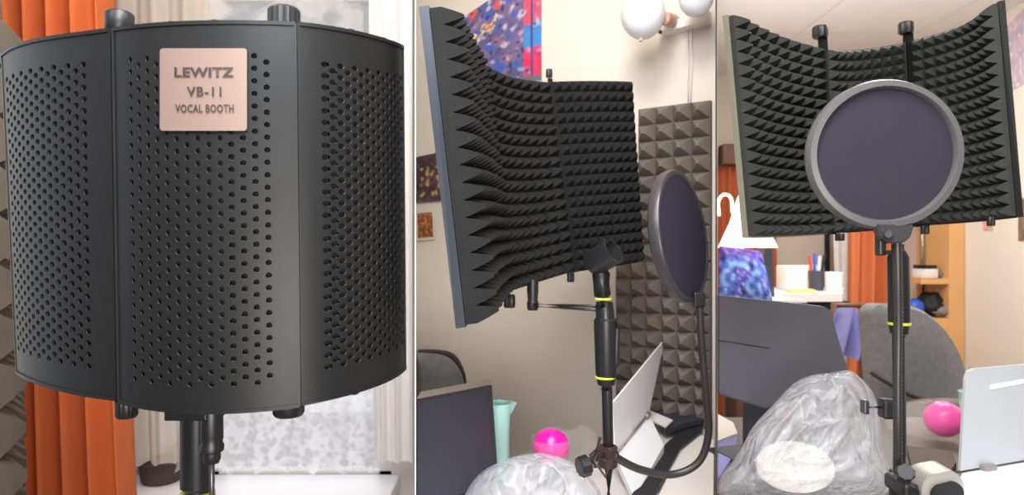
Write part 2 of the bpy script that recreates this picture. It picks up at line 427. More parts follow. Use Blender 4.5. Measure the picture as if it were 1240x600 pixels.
def slab(bm, S, Nf, o0, o1, nu=14, u0=0, u1=1, v0=0, v1=1, mi_edge=0):
    A = [[bm.verts.new(S(u0+(u1-u0)*i/nu, v)+Nf(u0+(u1-u0)*i/nu, v)*o0) for v in (v0, v1)] for i in range(nu+1)]
    B = [[bm.verts.new(S(u0+(u1-u0)*i/nu, v)+Nf(u0+(u1-u0)*i/nu, v)*o1) for v in (v0, v1)] for i in range(nu+1)]
    for i in range(nu):
        bm.faces.new([A[i][0], A[i+1][0], A[i+1][1], A[i][1]]); bm.faces.new([B[i][0], B[i+1][0], B[i+1][1], B[i][1]])
        for j in (0, 1): bm.faces.new([A[i][j], A[i+1][j], B[i+1][j], B[i][j]])
    for i in (0, nu):
        f = bm.faces.new([A[i][0], A[i][1], B[i][1], B[i][0]]); f.material_index = mi_edge

# ------------------------------------------------------------------ LEFT BAY : perforated back of the booth
def perforated(S, Nf, nc, nr, r, ua, ub, va, vb, kx=1):
    bm = BM(); nor = []
    def V(u, v, off=0, n=None):
        nn = Nf(u, v); nor.append((n or nn)); return bm.verts.new(S(u, v)-nn*off)
    def flat(u0, u1, v0, v1, k=1):
        for i in range(k):
            a, b = u0+(u1-u0)*i/k, u0+(u1-u0)*(i+1)/k
            bm.faces.new([V(a, v0), V(b, v0), V(b, v1), V(a, v1)])
    flat(0, ua, 0, 1, 3); flat(ub, 1, 0, 1, 3)
    dv = (vb-va)/nr; dc = (ub-ua)/nc
    for i in range(nc):
        a, b = ua+dc*i, ua+dc*(i+1); m = (a+b)/2; odd = i % 2
        n = nr-odd; s = va+dv*.5*odd
        flat(a, m, 0, s); flat(m, b, 0, s); flat(a, m, s+n*dv, 1); flat(m, b, s+n*dv, 1)
        e = .004
        tu = ((S(m+e, .5)-S(m-e, .5)).length)/(2*e); tv = (S(m, 1)-S(m, 0)).length
        ru, rv = r/tu*kx, r/tv
        for j in range(n):
            c0, c1 = s+dv*j, s+dv*(j+1); cm = (c0+c1)/2
            o = [(a, c0), (m, c0), (b, c0), (b, cm), (b, c1), (m, c1), (a, c1), (a, cm)]
            ang = [-.75*PI, -.5*PI, -.25*PI, 0, .25*PI, .5*PI, .75*PI, PI]
            O = [V(*q) for q in o]
            H = [V(m+ru*math.cos(t), cm+rv*math.sin(t)) for t in ang]
            nn = Nf(m, cm); du = (S(m+e, cm)-S(m-e, cm)).normalized(); dvv = (S(m, 1)-S(m, 0)).normalized()
            G = []
            for t in ang:
                inw = -(du*math.cos(t)+dvv*math.sin(t))
                G.append(V(m+ru*.82*math.cos(t), cm+rv*.82*math.sin(t), .0012, (nn*.5+inw*.85).normalized()))
            for q in range(8):
                q2 = (q+1) % 8
                bm.faces.new([O[q], O[q2], H[q2], H[q]]); bm.faces.new([H[q], H[q2], G[q2], G[q]])
    bm.normal_update()
    for f in bm.faces:
        if f.normal.dot(Nf(.5, .5)) < -.2: f.normal_flip()
    # returns (depth of sheet .0012)
    return bm, nor
stL = [(2, 67, 20, 451, .648), (24, 54, 38, 461, .612), (68, 44.5, 76, 473, .578), (133, 36, 140, 484, .552)]
stC = [(137, 35.5, 144, 487, .549), (248, 27, 251, 500, .5235), (357.5, 28.5, 362.5, 492, .534)]
stR = [(361, 28.5, 366, 490, .535), (425, 38, 430, 475, .563), (468, 49, 471, 460, .60), (488, 57, 491, 446, .637)]
vb = thing('vocal_booth', 'black perforated metal back of a curved vocal booth with copper plate', 'vocal booth', P(253, 495, .56))
spec = [(stL, 15, 27, .00275, .06, .86, .07, .935), (stC, 14, 27, .0025, .095, .895, .07, .945), (stR, 15, 27, .0026, .14, .97, .085, .93)]
for st, nc, nr, r, ua, ub, va, vbb in spec:
    S, Nf = surf(st)
    bm, nor = perforated(S, Nf, nc, nr, r, ua, ub, va, vbb, 1 if st is stC else 1.4)
    pan = obj('shell_panel', bm, M['shell'], vb, smooth=True, normals=nor)
    # folded rims top, bottom and sides
    bm = BM()
    slab(bm, S, Nf, .0012, -.012, v0=-.004, v1=.006); slab(bm, S, Nf, .0012, -.012, v0=.994, v1=1.004)
    slab(bm, S, Nf, .0008, -.012, nu=2, u0=-.006, u1=.01); slab(bm, S, Nf, .0008, -.012, nu=2, u0=.99, u1=1.006)
    obj('folded_rim', bm, M['shell'], pan)
    bm = BM(); foam(bm, lambda u, v: S(u, v)-Nf(u, v)*.02, lambda u, v: -Nf(u, v), 8, 18, .025, .0145, .01, .99, .01, .99)
    obj('foam_lining', bm, M['foam'], vb)
    for q in ([.35, .6] if st is stC else [.4, .75]):
        for v in (-.008, 1.008):
            bm = BM(); ball(bm, S(q, v)-Nf(q, v)*.008, .0035, (1.3, 1, .7)); obj('rivet', bm, M['knob'], pan, smooth=True)
S, Nf = surf(stC)
for a, b, w_ in [(135, 142, 2.6), (359.3, 364.3, 2.2)]:   # hinge posts in the seams, with thumb knobs
    D = .556 if a < 200 else .5385
    bm = BM(); prism(bm, [P(a-w_, 33, D), P(a+w_, 33, D), P(b+w_, 488, D), P(b-w_, 488, D)], (0, .014, 0)); obj('hinge_post', bm, M['seam'], vb)
for (a, b, c, d, Y) in [(129, 161, 15, 40, .572), (325, 363, 10, 36, .556), (141, 166, 478, 506, .572), (331, 368, 474, 504, .556)]:
    bm = BM(); r = (b-a)/2/F*Y; p0 = P((a+b)/2, d, Y+.01); p1 = P((a+b)/2, c, Y+.01)
    knurl(bm, p0, p1, r*1.02, n=40, depth=.05); obj('knob', bm, M['knob'], vb, smooth='auto')
# copper plate with lettering
def Dc(px):
    best = None
    lo, hi = 0, 1
    for _ in range(40):
        m = (lo+hi)/2; q = S(m, .2); x = q.x/q.y*F+620
        if x < px: lo = m
        else: hi = m
    return S(lo, .2).y
def onplate(px, py, lift):
    return P(px, py, Dc(px)-lift)
bm = BM(); pl = (193.5, 299, 58.5, 158.5); rr = 4
out = []
for cx, cy, a0 in [(pl[1]-rr, pl[2]+rr, -90), (pl[1]-rr, pl[3]-rr, 0), (pl[0]+rr, pl[3]-rr, 90), (pl[0]+rr, pl[2]+rr, 180)]:
    for k in range(5):
        t = math.radians(a0+k*22.5); out.append((cx+rr*math.cos(t), cy+rr*math.sin(t)))
xs_ = [pl[0]+rr*(1-math.cos(PI/2*k/5)) for k in range(6)]+[pl[0]+rr+(pl[1]-pl[0]-2*rr)*k/14 for k in range(1, 14)]+[pl[1]-rr*(1-math.sin(PI/2*k/5)) for k in range(6)]
def inset(x):
    d = max(0, rr-(x-pl[0]), rr-(pl[1]-x)); return rr-math.sqrt(max(0, rr*rr-d*d))
rows = [[bm.verts.new(onplate(x, y, l)) for y, l in ((pl[2]+inset(x), .0004), (pl[2]+inset(x), .0026), (pl[3]-inset(x), .0026), (pl[3]-inset(x), .0004))] for x in xs_]
for i in range(len(rows)-1):
    for k in range(3): bm.faces.new([rows[i][k], rows[i+1][k], rows[i+1][k+1], rows[i][k+1]])
for rw in (rows[0], rows[-1]): bm.faces.new(rw)
npl = obj('name_plate', bm, M['plate'], vb, label='copper coloured square name plate')
def lettering(body, bx, parent, off=.0, spacing=1.0):
    cu = bpy.data.curves.new('t', 'FONT'); cu.body = body; cu.size = 1; cu.offset = off; cu.space_character = spacing; cu.resolution_u = 3
    o = bpy.data.objects.new('t', cu); C.objects.link(o)
    bpy.context.view_layer.update()
    me = bpy.data.meshes.new_from_object(o.evaluated_get(bpy.context.evaluated_depsgraph_get()))
    bpy.data.objects.remove(o)
    bm = BM(); bm.from_mesh(me)
    xs = [v.co.x for v in bm.verts]; ys = [v.co.y for v in bm.verts]
    a, b, c, d = bx
    for v in bm.verts:
        v.co = onplate(a+(v.co.x-min(xs))/(max(xs)-min(xs))*(b-a), d-(v.co.y-min(ys))/(max(ys)-min(ys))*(d-c), .0034)
    return obj('lettering', bm, M['ink'], parent)
lettering('LEWITZ', (211, 283, 81.5, 93.5), npl, .03, 1.05)
lettering('VB-11', (226, 268, 105, 117), npl, .025, 1.15)
lettering('VOCAL BOOTH', (212, 283, 126.5, 136.5), npl, .025, 1.1)
# stand under it
ms = thing('microphone_stand', 'thick black stand pole under the perforated booth, lime ring at bottom', 'microphone stand', (wx(239, .6), .6, 0))
px_, Yp = wx(239, .6), .6
bm = BM(); cyl(bm, (px_, Yp, .03), (px_, Yp, P(0, 590, Yp).z), .0105); obj('pole', bm, M['gunmetal'], ms, True)
bm = BM(); cyl(bm, (px_, Yp, P(0, 592, Yp).z), (px_, Yp, P(0, 500, Yp-.01).z), .0145); obj('grip', bm, M['gunmetal'], ms, 'auto')
bm = BM(); cyl(bm, (px_, Yp, P(0, 603, Yp).z), (px_, Yp, P(0, 596, Yp).z), .0152, ch=.05); obj('ring', bm, M['lime'], ms, 'auto', label='lime green ring')
bm = BM(); lathe(bm, [(0, 0), (.11, 0), (.115, .008), (.108, .018), (.03, .028), (.0105, .04), (0, .04)], (px_, Yp, 0)); obj('base', bm, M['gunmetal'], ms, 'auto')
kx = P(256.5, 0, .575).x
bm = BM(); lathe(bm, [(0, 0), (.006, 0), (.0075, .004), (.0072, .009), (.0098, .0105), (.0102, .015), (.0088, .018), (.0095, .022), (.0092, .044), (.008, .05), (0, .05)], (kx, .575, P(0, 561, .575).z)); obj('screw_handle', bm, M['knob'], ms, 'auto')
bm = BM(); cyl(bm, (kx, .575, P(0, 640, .575).z), (kx, .575, P(0, 560, .575).z), .0022); obj('rod', bm, M['steel'], ms, True)
bm = BM(); box(bm, (px_+.006, .585, P(0, 500, .575).z-.001), (.036, .04, .008), bevel=.001); obj('bracket', bm, M['gunmetal'], ms)
# foam panel on the far left
bm = BM()
fl = lambda u, v: LW0+LD*(.05+u*.62)+Vector((0, 0, 1.42-v*.98))+LN*.012
foam(bm, fl, lambda u, v: LN, 11, 17, .03, .011)
tag(obj('acoustic_foam_panel', bm, M['foam_dim']), 'grey-brown pyramid foam panel on the far left wall beside the orange curtain', 'acoustic foam')
# orange curtain
def drape(name, pxt, pxb, pyt, pyb, Y, folds, amp, m, nu=90, ph=0, jag=None):
    bm = BM()
    def fn(u, v):
        px = (pxt[0]*(1-u)+pxt[1]*u)*(1-v)+(pxb[0]*(1-u)+pxb[1]*u)*v
        uu = u+.03*nse(u*5, v*.6, ph)
        yy = Y+amp*math.sin(uu*folds*2*PI+ph+v*.4)+amp*.4*math.sin(uu*folds*4.3*PI+1+ph)
        py = pyt*(1-v)+pyb*v
        q = P(px, py, Y); q.y = yy
        if jag and v > .999: q.z += jag(u)
        return q
    grid(bm, fn, nu, 24)
    return obj(name, bm, m, None, True)
tag(drape('curtain', (2, 117), (24, 166), -260, 740, 1.45, 4.5, .045, M['orange'], ph=.9), 'orange curtain hanging left of the bright window behind the perforated booth', 'curtain')
# sheers
tag(drape('sheer_curtain', (118, 250), (150, 250), -160, 565, 1.68, 3, .012, M['veil'], ph=2, jag=lambda u: .01*abs(math.sin(u*16))), 'plain cream sheer curtain panel beside the orange curtain', 'curtain')
tag(drape('lace_curtain', (245, 470), (210, 470), 380, 571, 1.728, 5, .008, M['lace'], nu=220, ph=4, jag=lambda u: .018*abs(math.sin(u*24))-.008), 'white lace half curtain with scalloped hem low across the window', 'curtain')
tag(drape('curtain', (443, 500), (452, 500), -230, 560, 1.695, 2.5, .008, M['white_paint'], ph=1), 'white curtain length at the right edge of the bright window', 'curtain')
tag(drape('lace_valance', (250, 440), (250, 440), -160, 120, 1.75, 4, .005, M['sheer'], nu=160, ph=3, jag=lambda u: .02*abs(math.sin(u*20))), 'thin white lace valance across the top of the window', 'curtain')
bm = BM(); lathe(bm, [(0, 0), (.045, 0), (.05, .01), (.056, .05), (.06, .055), (.052, .057), (.05, .045), (0, .045)], (wx(190, 1.74)+0.01, 1.745, SZ-.001)); tag(obj('flower_pot', bm, M['plantdark'], None, 'auto'), 'low dark pot on the window sill beside the orange curtain', 'pot')

# ------------------------------------------------------------------ BOOTHS seen from inside
def open_booth(label, panels, base, foam_m, edge_l, edge_r, back, plate, hs):
    t = thing('vocal_booth', label, 'vocal booth', base)
    for k, (st, nu) in enumerate(panels):
        S, Nf = surf(st)
        bm = BM(); foam(bm, S, Nf, nu, 18, hs[k], back); obj('foam_lining', bm, foam_m, t)
        bm = BM()
        slab(bm, S, Nf, -back-.0005, -back-plate, v0=-.008, v1=1.008, u0=-.01 if k else -.005, u1=1.005)
        obj('shell_panel', bm, edge_l if k == 0 else edge_r, t)
    return t
b2 = open_booth('open foam lined vocal booth seen obliquely, its near metal edge leaning',
    [([(534, 8, 578, 392, .63), (553, 40, 596, 369, .75), (574, 72, 611, 356, .875)], 8),
     ([(577, 75, 613, 355, .885), (618, 93, 648, 343, .99), (663, 99.5, 694, 328.5, 1.075)], 8),
     ([(668, 99, 698, 328, 1.078), (716, 98, 740, 322, 1.105), (765, 99, 779, 316, 1.137)], 9)],
    P(690, 335, 1.0), M['foam'], M['frame_blue'], M['shell'], .011, .010, (.021, .015, .013))
def booth_knob(t, px, y0, y1, w_, Y, m='knob'):
    bm = BM(); knurl(bm, P(px, y1, Y), P(px, y0, Y), w_/2/F*Y, n=24, depth=.08); return obj('knob', bm, M[m], t, 'auto')
booth_knob(b2, 665, 84, 94, 8, 1.09); booth_knob(b2, 617, 357, 373, 14, .88); booth_knob(b2, 691, 326, 342, 9, 1.07)
bm = BM(); prism(bm, [P(663.5, 95, 1.077), P(669, 95, 1.077), P(699, 330, 1.077), P(694, 330, 1.077)], (0, .012, 0)); obj('hinge_post', bm, M['seam'], b2)
bm = BM(); lathe(bm, [(0, 0), (.007, 0), (.0085, .004), (.0085, .012), (.0072, .014), (.0085, .03), (.0085, .045), (0, .045)], P(645, 376, .97)); obj('screw_handle', bm, M['knob'], b2, 'auto')
for dy in (0, 5):
    bm = BM(); tube(bm, [P(640, 368+dy*.6, .97), P(680, 370+dy*.6, .92), P(727, 371+dy, .85)], .0019, 8); obj('mounting_rod', bm, M['steel'], b2, True)
b3 = open_booth('open foam lined vocal booth facing the viewer behind the round pop filter',
    [([(888, 18, 912, 285, .926), (940, 43.5, 957, 285, 1.03), (995, 59, 1006, 282, 1.105)], 8),
     ([(1003, 60, 1011, 281, 1.108), (1050, 60, 1058, 278, 1.13), (1096, 52, 1106, 273, 1.112)], 8),
     ([(1103, 50, 1111, 272, 1.11), (1158, 33, 1169, 268, 1.045), (1202, 5, 1225, 262, .955)], 9)],
    P(1060, 280, 1.1), M['foam_b'], M['frame_pale'], M['shell'], .006, .009, (.017, .014, .014))
for px, y0, y1, w_, Y in [(993, 32, 46, 18, 1.115), (1097, 27, 41, 17, 1.115), (1017, 283, 292, 11, 1.11), (1120, 272, 284, 10, 1.11), (1200, 263, 274, 9, .98)]:
    booth_knob(b3, px, y0, y1, w_, Y)
for a, b, c, d in [(994, 44, 1009, 284), (1098, 38, 1110, 275)]:
    bm = BM(); prism(bm, [P(a+1, b, 1.112), P(a+8, b, 1.112), P(c+4, d, 1.112), P(c-3, d, 1.112)], (0, .014, 0)); obj('hinge_post', bm, M['seam'], b3)
bm = BM(); tube(bm, [P(1085, 279, 1.12), P(1086, 294, 1.08), P(1087, 300, .86)], .004, 10); obj('mounting_rod', bm, M['steel'], b3, True)

# ------------------------------------------------------------------ pop filters
def pop_filter(t, c, n, R, roll, rim_m, mesh_m, rt=.12, dep=.012, deep=False):
    n = Vector(n).normalized()
    bm = BM()
    lathe(bm, [(R*(1-rt), -.004), (R*(1-rt), .001), (R*(1-rt*.5), .0022), (R*.99, .0015), (R, 0), (R*1.0, -.006), (R*.985, -.011), (R*.95, -.013), (R*(1-rt), -.013), (R*(1-rt), -.004)] if deep else [(R*(1-rt), -dep*.4), (R*(1-rt), dep*.35), (R*(1-rt*.8), dep*.6), (R*(1-rt*.2), dep*.55), (R, dep*.15), (R, -dep*.5), (R*.985, -dep*.75), (R*(1-rt*.8), -dep*.75), (R*(1-rt), -dep*.4)], c, n, 72)
    obj('rim', bm, rim_m, t, 'auto')
    bm = BM(); q = R*(1-rt*.9)
    lathe(bm, [(q, dep*.12), (q*.8, dep*.17), (q*.4, dep*.22), (0, dep*.24)], c, n, 72)
    lathe(bm, [(q, -dep*.32), (q*.8, -dep*.27), (q*.4, -dep*.22), (0, -dep*.2)], c, n, 72)
    obj('mesh_screen', bm, mesh_m, t, True)
def goose(bm, pts, r, ribs=True):
    sp = spline([Vector(p) for p in pts], 26)
    rs = [r*(1+.10*(1 if i % 2 else -1)) for i in range(len(sp))]
    tube(bm, sp, rs, 10)
DZ = .79                                   # desk tops
pf2 = thing('pop_filter', 'dark pop filter turned edge-on, its gooseneck curving down beside the grey wall foam', 'pop filter', P(730, 560, .80))
d = Vector((.255, .967, 0)); rgt = Vector((.967, -.255, 0)); n2 = (-d*math.cos(math.radians(70))+rgt*math.sin(math.radians(70)))
n2 = n2+Vector((0, 0, .12))
pop_filter(pf2, P(828.5, 286, .80), n2, .0815, 0, M['rim'], M['mesh'], .085, .006, True)
bm = BM(); box(bm, P(846, 363, .80), (.014, .012, .018), bevel=.002); obj('bracket', bm, M['knob'], pf2)
bm = BM(); goose(bm, [P(847, 366, .80), P(850, 420, .80), P(855, 480, .80), P(858, 525, .80), P(846, 560, .80), P(815, 575, .80), P(775, 569, .79), P(743, 553, .775)], .0046); obj('gooseneck', bm, M['ribbed'], pf2, True)
bm = BM(); cyl(bm, P(736, 566, .84), P(736, 540, .84), .0125); tube(bm, [P(736, 553, .826), P(734, 552, .80), P(738, 553, .782), P(745, 553, .776)], [.008, .007, .007, .008], 10); cyl(bm, P(733, 548, .80), P(712, 561, .77), .0045); tube(bm, [P(722, 566, .80), P(716, 552, .80), P(724, 545, .80), P(736, 546, .805)], .0034, 8); cl = obj('clamp', bm, M['rust'], pf2, label='rusty brown clamp')
bm = BM(); knurl(bm, P(713, 563, .77), P(701, 567, .765), .0125, 18, .12); obj('knob', bm, M['knob'], cl, 'auto')
bm = BM(); tube(bm, [P(727, 530, .765), P(719, 558, .76), P(733, 578, .76), P(739, 560, .765)], .0018, 8); obj('spring', bm, M['steel'], cl, True)
pf3 = thing('pop_filter', 'large round pop filter with plum mesh facing front', 'pop filter', P(1085, 575, .74))
pop_filter(pf3, P(1070, 187.5, .74), P(1070, 187.5, .74)*-.25+Vector((0, -1, .28)), .0835, 0, M['rim_b'], M['mesh_b'], .125, .014)
bm = BM(); prism(bm, [P(1062, 272, .732), P(1108, 272, .732), P(1103, 288, .732), P(1094, 295, .732), P(1078, 295, .732), P(1068, 288, .732)], (0, .014, 0)); bmesh.ops.bevel(bm, geom=bm.edges[:], offset=.0015, segments=2, affect='EDGES')
br = obj('bracket', bm, M['rim'], pf3)
bm = BM(); cyl(bm, P(1076, 284, .733), P(1076, 284, .727), .0045); obj('screw', bm, M['knob'], br, 'auto')
bm = BM(); box(bm, P(1066, 296, .75), (.008, .012, .026), bevel=.002); box(bm, P(1073, 306, .75), (.014, .012, .005), bevel=.001); obj('hook', bm, M['knob'], pf3)
bm = BM(); goose(bm, [P(1086, 292, .742), P(1087, 340, .745), P(1087.5, 400, .75), P(1087, 460, .75), P(1087, 520, .75), P(1087, 572, .755)], .0048); obj('gooseneck', bm, M['ribbed'], pf3, True)
bm = BM(); cyl(bm, P(1090, 604, .82), P(1090, 570, .82), .0125); box(bm, P(1091, 588, .79), (.018, .045, .018), bevel=.004); tube(bm, spline([P(1096, 590, .78), P(1104, 588, .77), P(1110, 596, .77), P(1112, 612, .78)], 5), .0035, 8); cl = obj('clamp', bm, M['knob'], pf3)
bm = BM(); knurl(bm, P(1094, 577, .742), P(1097, 572, .722), .010, 18, .1); obj('knob', bm, M['gunmetal'], cl, 'auto')

# ------------------------------------------------------------------ microphone stands in the other two bays
s2 = thing('microphone_stand', 'black microphone stand with clip and two lime rings, in front of cream wall', 'microphone stand', Vector((wx(735, .84), .84, DZ)))
def V2(px, py, Y=.84): return P(px, py, Y)
bm = BM(); lathe(bm, [(0, 0), (.032, 0), (.034, .006), (.02, .014), (.0075, .02), (0, .02)], (wx(737, .84), .84, DZ)); obj('base', bm, M['gunmetal'], s2, 'auto')
bm = BM(); tube(bm, [Vector((wx(737, .84), .84, DZ+.015)), V2(737, 560), V2(735, 470), V2(734, 460)], .0068, 16); obj('pole', bm, M['gunmetal'], s2, True)
bm = BM(); tube(bm, [V2(734, 472), V2(734, 466), V2(734, 458), V2(734, 452), V2(733, 388), V2(733, 386), V2(732, 372), V2(732, 366)], [.0075, .011, .0125, .0135, .0150, .012, .0115, .0105], 24); obj('grip', bm, M['gunmetal'], s2, 'auto')
bm = BM(); tube(bm, [V2(745, 388, .835), V2(747, 400, .835), V2(746, 440, .835), V2(744, 448, .835)], [.003, .0045, .0045, .002], 10); obj('lever', bm, M['knob'], s2, True)
bm = BM(); knurl(bm, V2(733, 396), V2(733, 385), .0138, 30, .06); knurl(bm, V2(732.5, 383), V2(732.5, 375), .0118, 30, .06); obj('collar', bm, M['knob'], s2, 'auto')
for y, r in [(457, .0134), (362, .0112)]:
    bm = BM(); cyl(bm, V2(733 if y > 400 else 730, y+1.6), V2(733 if y > 400 else 730, y-1.2), r, ch=.05, n=28); obj('ring', bm, M['lime'], s2, 'auto', label='lime green ring')
bm = BM(); tube(bm, [V2(731, 372), V2(729.5, 358), V2(728, 342), V2(728, 332), V2(727, 326)], [.0115, .0108, .0105, .0115, .008], 20); obj('swivel', bm, M['gunmetal'], s2, True)
bm = BM()   # conical open mic clip, slit on top
a = V2(715, 322, .842); b = V2(743, 303, .822); ax = (b-a).normalized(); e1, e2, _ = frame_of(ax); nn = 26; rings = []
for t_, r in [(0, .0125), (.3, .0165), (.7, .018), (1, .0185)]:
    rings.append([(a+(b-a)*t_+(e1*math.cos(g)+e2*math.sin(g))*r, a+(b-a)*t_+(e1*math.cos(g)+e2*math.sin(g))*(r-.0028)) for g in [math.radians(90+22+k*316/nn) for k in range(nn+1)]])
O = [[(bm.verts.new(x), bm.verts.new(y)) for x, y in rg] for rg in rings]
for i in range(3):
    for k in range(nn):
        bm.faces.new([O[i][k][0], O[i][k+1][0], O[i+1][k+1][0], O[i+1][k][0]]); bm.faces.new([O[i][k][1], O[i][k+1][1], O[i+1][k+1][1], O[i+1][k][1]])
for i in (0, 3):
    for k in range(nn): bm.faces.new([O[i][k][0], O[i][k+1][0], O[i][k+1][1], O[i][k][1]])
for k in (0, nn):
    for i in range(3): bm.faces.new([O[i][k][0], O[i+1][k][0], O[i+1][k][1], O[i][k][1]])
obj('microphone_clip', bm, M['knob'], s2, 'auto')

s3 = thing('microphone_stand', 'black stand with lime ring holding the round pop filter, before the grey chair', 'microphone stand', Vector((wx(1088, .82), .82, DZ)))
def V3(px, py, Y=.82): return P(px, py, Y)
bm = BM(); lathe(bm, [(0, 0), (.05, 0), (.052, .006), (.02, .014), (.0085, .02), (0, .02)], (wx(1090, .82), .82, DZ)); obj('base', bm, M['gunmetal'], s3, 'auto')
bm = BM(); tube(bm, [Vector((wx(1090, .82), .82, DZ+.015)), V3(1090, 560), V3(1088, 400), V3(1087, 296)], .0072, 16); obj('pole', bm, M['gunmetal'], s3, True)
bm = BM(); tube(bm, [V3(1089, 408), V3(1089, 404), V3(1089, 388), V3(1087.5, 312), V3(1087, 304)], [.0085, .0105, .0125, .0125, .0085], 24); obj('grip', bm, M['gunmetal'], s3, 'auto')
bm = BM(); cyl(bm, V3(1089, 394), V3(1089, 390.5), .0133, ch=.05, n=28); obj('ring', bm, M['lime'], s3, 'auto', label='lime green ring')
bm = BM(); box(bm, V3(1077, 495), (.022, .018, .024), bevel=.003); cl = obj('collar', bm, M['knob'], s3)
bm = BM(); tube(bm, [V3(1070, 494), V3(1048, 493)], .0018, 8); obj('rod', bm, M['chrome'], cl, True)
bm = BM(); box(bm, V3(1047, 493), (.007, .012, .017), bevel=.002); obj('knob', bm, M['steel'], cl)

# ------------------------------------------------------------------ CENTRE BAY : wall things
def wall_foam(px0, px1, py0a, py0b, py1a, py1b, nu, nv, label):
    S = bil(W(px0, py0a, .014), W(px1, py0b, .014), W(px1, py1b, .014), W(px0, py1a, .014))
    bm = BM(); foam(bm, S, lambda u, v: WN, nu, nv, .028, .0135); return tag(obj('acoustic_foam_panel', bm, M['foam_grey']), label, 'acoustic foam')
wall_foam(776, 862.5, 134, 123, 315, 316, 4, 9, 'upper grey pyramid foam panel on the cream wall behind the edge-on pop filter')
wall_foam(749, 862.5, 316, 318, 498, 510, 6, 9, 'lower grey pyramid foam panel on the cream wall behind the white laptop')
def poster(name, corners, colfn, nu, nv, label, cat, border=None):
    a, b, c, d = corners; bm = BM()
    grid(bm, bil(a, b, c, d), nu, nv, colfn)
    nrm = (b-a).cross(d-a).normalized()
    lay = bm.loops.layers.float_color['Col']
    back = [v-(nrm if nrm.dot(Vector((0, 0, CAMZ))-a) > 0 else -nrm)*.003 for v in (a, b, c, d)]
    f = quad(bm, back)
    for l in f.loops: l[lay] = (.6, .6, .6, 1)
    for p, q, r_, s in [(a, b, back[1], back[0]), (b, c, back[2], back[1]), (c, d, back[3], back[2]), (d, a, back[0], back[3])]:
        f = quad(bm, [p, q, r_, s])
        for l in f.loops: l[lay] = (.6, .6, .6, 1)
    return tag(obj(name, bm, M['print']), label, cat)
def colA(u, v):
    n1 = nse(u*5, v*6, 1); n2 = nse(u*11, v*13, 4); n3 = nse(u*7, v*8, 9); n4 = nse(u*22, v*24, 2)
    c = mixc((92, 88, 138), (128, 108, 146), .5+n1)
    c = mixc(c, (196, 188, 214), (n2-.12)*3); c = mixc(c, (214, 92, 104), (n3-.25)*4 if u < .62 else 0)
    c = mixc(c, (70, 96, 186), (-n3-.2)*4); c = mixc(c, (40, 34, 66), (n4-.25)*2.5)
    if u < .5 and abs(v-.28-(.5-u)*.32+.04*math.sin(u*40)) < .06: c = mixc(c, (232, 206, 150), .5+n4*2)
    if u > .80:
        k = (v-.05)*1.0
        if v < .47: c = mixc((238, 84, 110), c, .2+n2)
        elif v < .70: c = mixc((66, 140, 214), c, .15+n2)
        elif v < .95: c = mixc((240, 46, 92), c, .12+n2)
        if abs(u-.895) < .012: c = (80, 70, 130)
    if v > .955: c = (110, 108, 118)
    return c
poster('poster', [W(553, 28, .005), W(657, -42, .005), W(657, 97, .005), W(553, 110, .005)], colA, 80, 90, 'large purple, blue and red poster on cream wall behind the oblique booth', 'poster')
def colB(u, v):
    n1 = nse(u*5, v*6, 21); n2 = nse(u*9, v*9, 27)
    c = mixc((92, 66, 74), (62, 44, 52), .5+n1)
    c = mixc(c, (206, 172, 110), (n2-.05)*3.2 if .25 < v < .9 and .1 < u < .85 else 0); return mixc(c, (150, 120, 132), (nse(u*14, v*14, 3)-.2)*2)
poster('poster', [W(504.5, 191, .005), W(541, 183, .005), W(547, 243, .005), W(504.5, 246, .005)], colB, 30, 40, 'dark brown and gold picture on cream wall, upper of two at far left', 'poster')
def colC(u, v):
    if u < .1 or u > .92 or v > .93: return (226, 212, 196)
    n1 = nse(u*6, v*7, 41); return mixc(mixc((120, 74, 40), (196, 140, 76), .5+n1*1.4), (140, 60, 62), (nse(u*8, v*8, 7)-.1)*3)
poster('poster', [W(504.5, 259, .005), W(526, 257, .005), W(528, 290, .005), W(505.5, 292, .005)], colC, 24, 30, 'small brown and amber picture card below the dark one on cream wall', 'poster')
wl_ = thing('wall_lamp', 'white rail wall lamp with opal globe shades above the grey foam', 'lamp', W(820, 40, .02))
bm = BM(); prism(bm, [W(804, 36, .0), W(862, 16, .0), W(862, 30, .0), W(804, 45, .0)], WN*.03); obj('rail', bm, M['white_paint'], wl_)
bm = BM(); cyl(bm, W(806, 44, .0305), W(806, 44, .034), .004); obj('screw', bm, M['knob'], wl_)
g1 = P(778.5, 17, 1.27)
bm = BM(); ball(bm, g1, 29/F*1.27, (.92, .92, 1.05)); gl = obj('globe', bm, M['globe'], wl_, True)
bm = BM(); cyl(bm, P(803, 22, 1.275), W(816, 26, .001), .013, .014); obj('socket', bm, M['socket'], wl_, 'auto', label='terracotta lamp socket')
bm = BM(); lathe(bm, [(0, -.0045), (.004, -.003), (.003, .003), (0, .004)], P(776, 48, 1.262)); obj('finial', bm, M['socket'], gl, 'auto')
bm = BM(); ball(bm, P(843, -4, 1.24), 21/F*1.24, (1, 1, 1.15)); obj('globe', bm, M['globe'], wl_, True)
bm = BM(); cyl(bm, P(846, 4, 1.245), W(850, 18, .001), .008); obj('socket', bm, M['white_paint'], wl_, 'auto')
bm = BM()
for k in (0, 5): tube(bm, [W(834+k, 28, .006), W(834.5+k, 70, .004), W(834+k*.6, 126, .004)], .0016, 8)
obj('cord', bm, M['white_paint'], wl_, True)

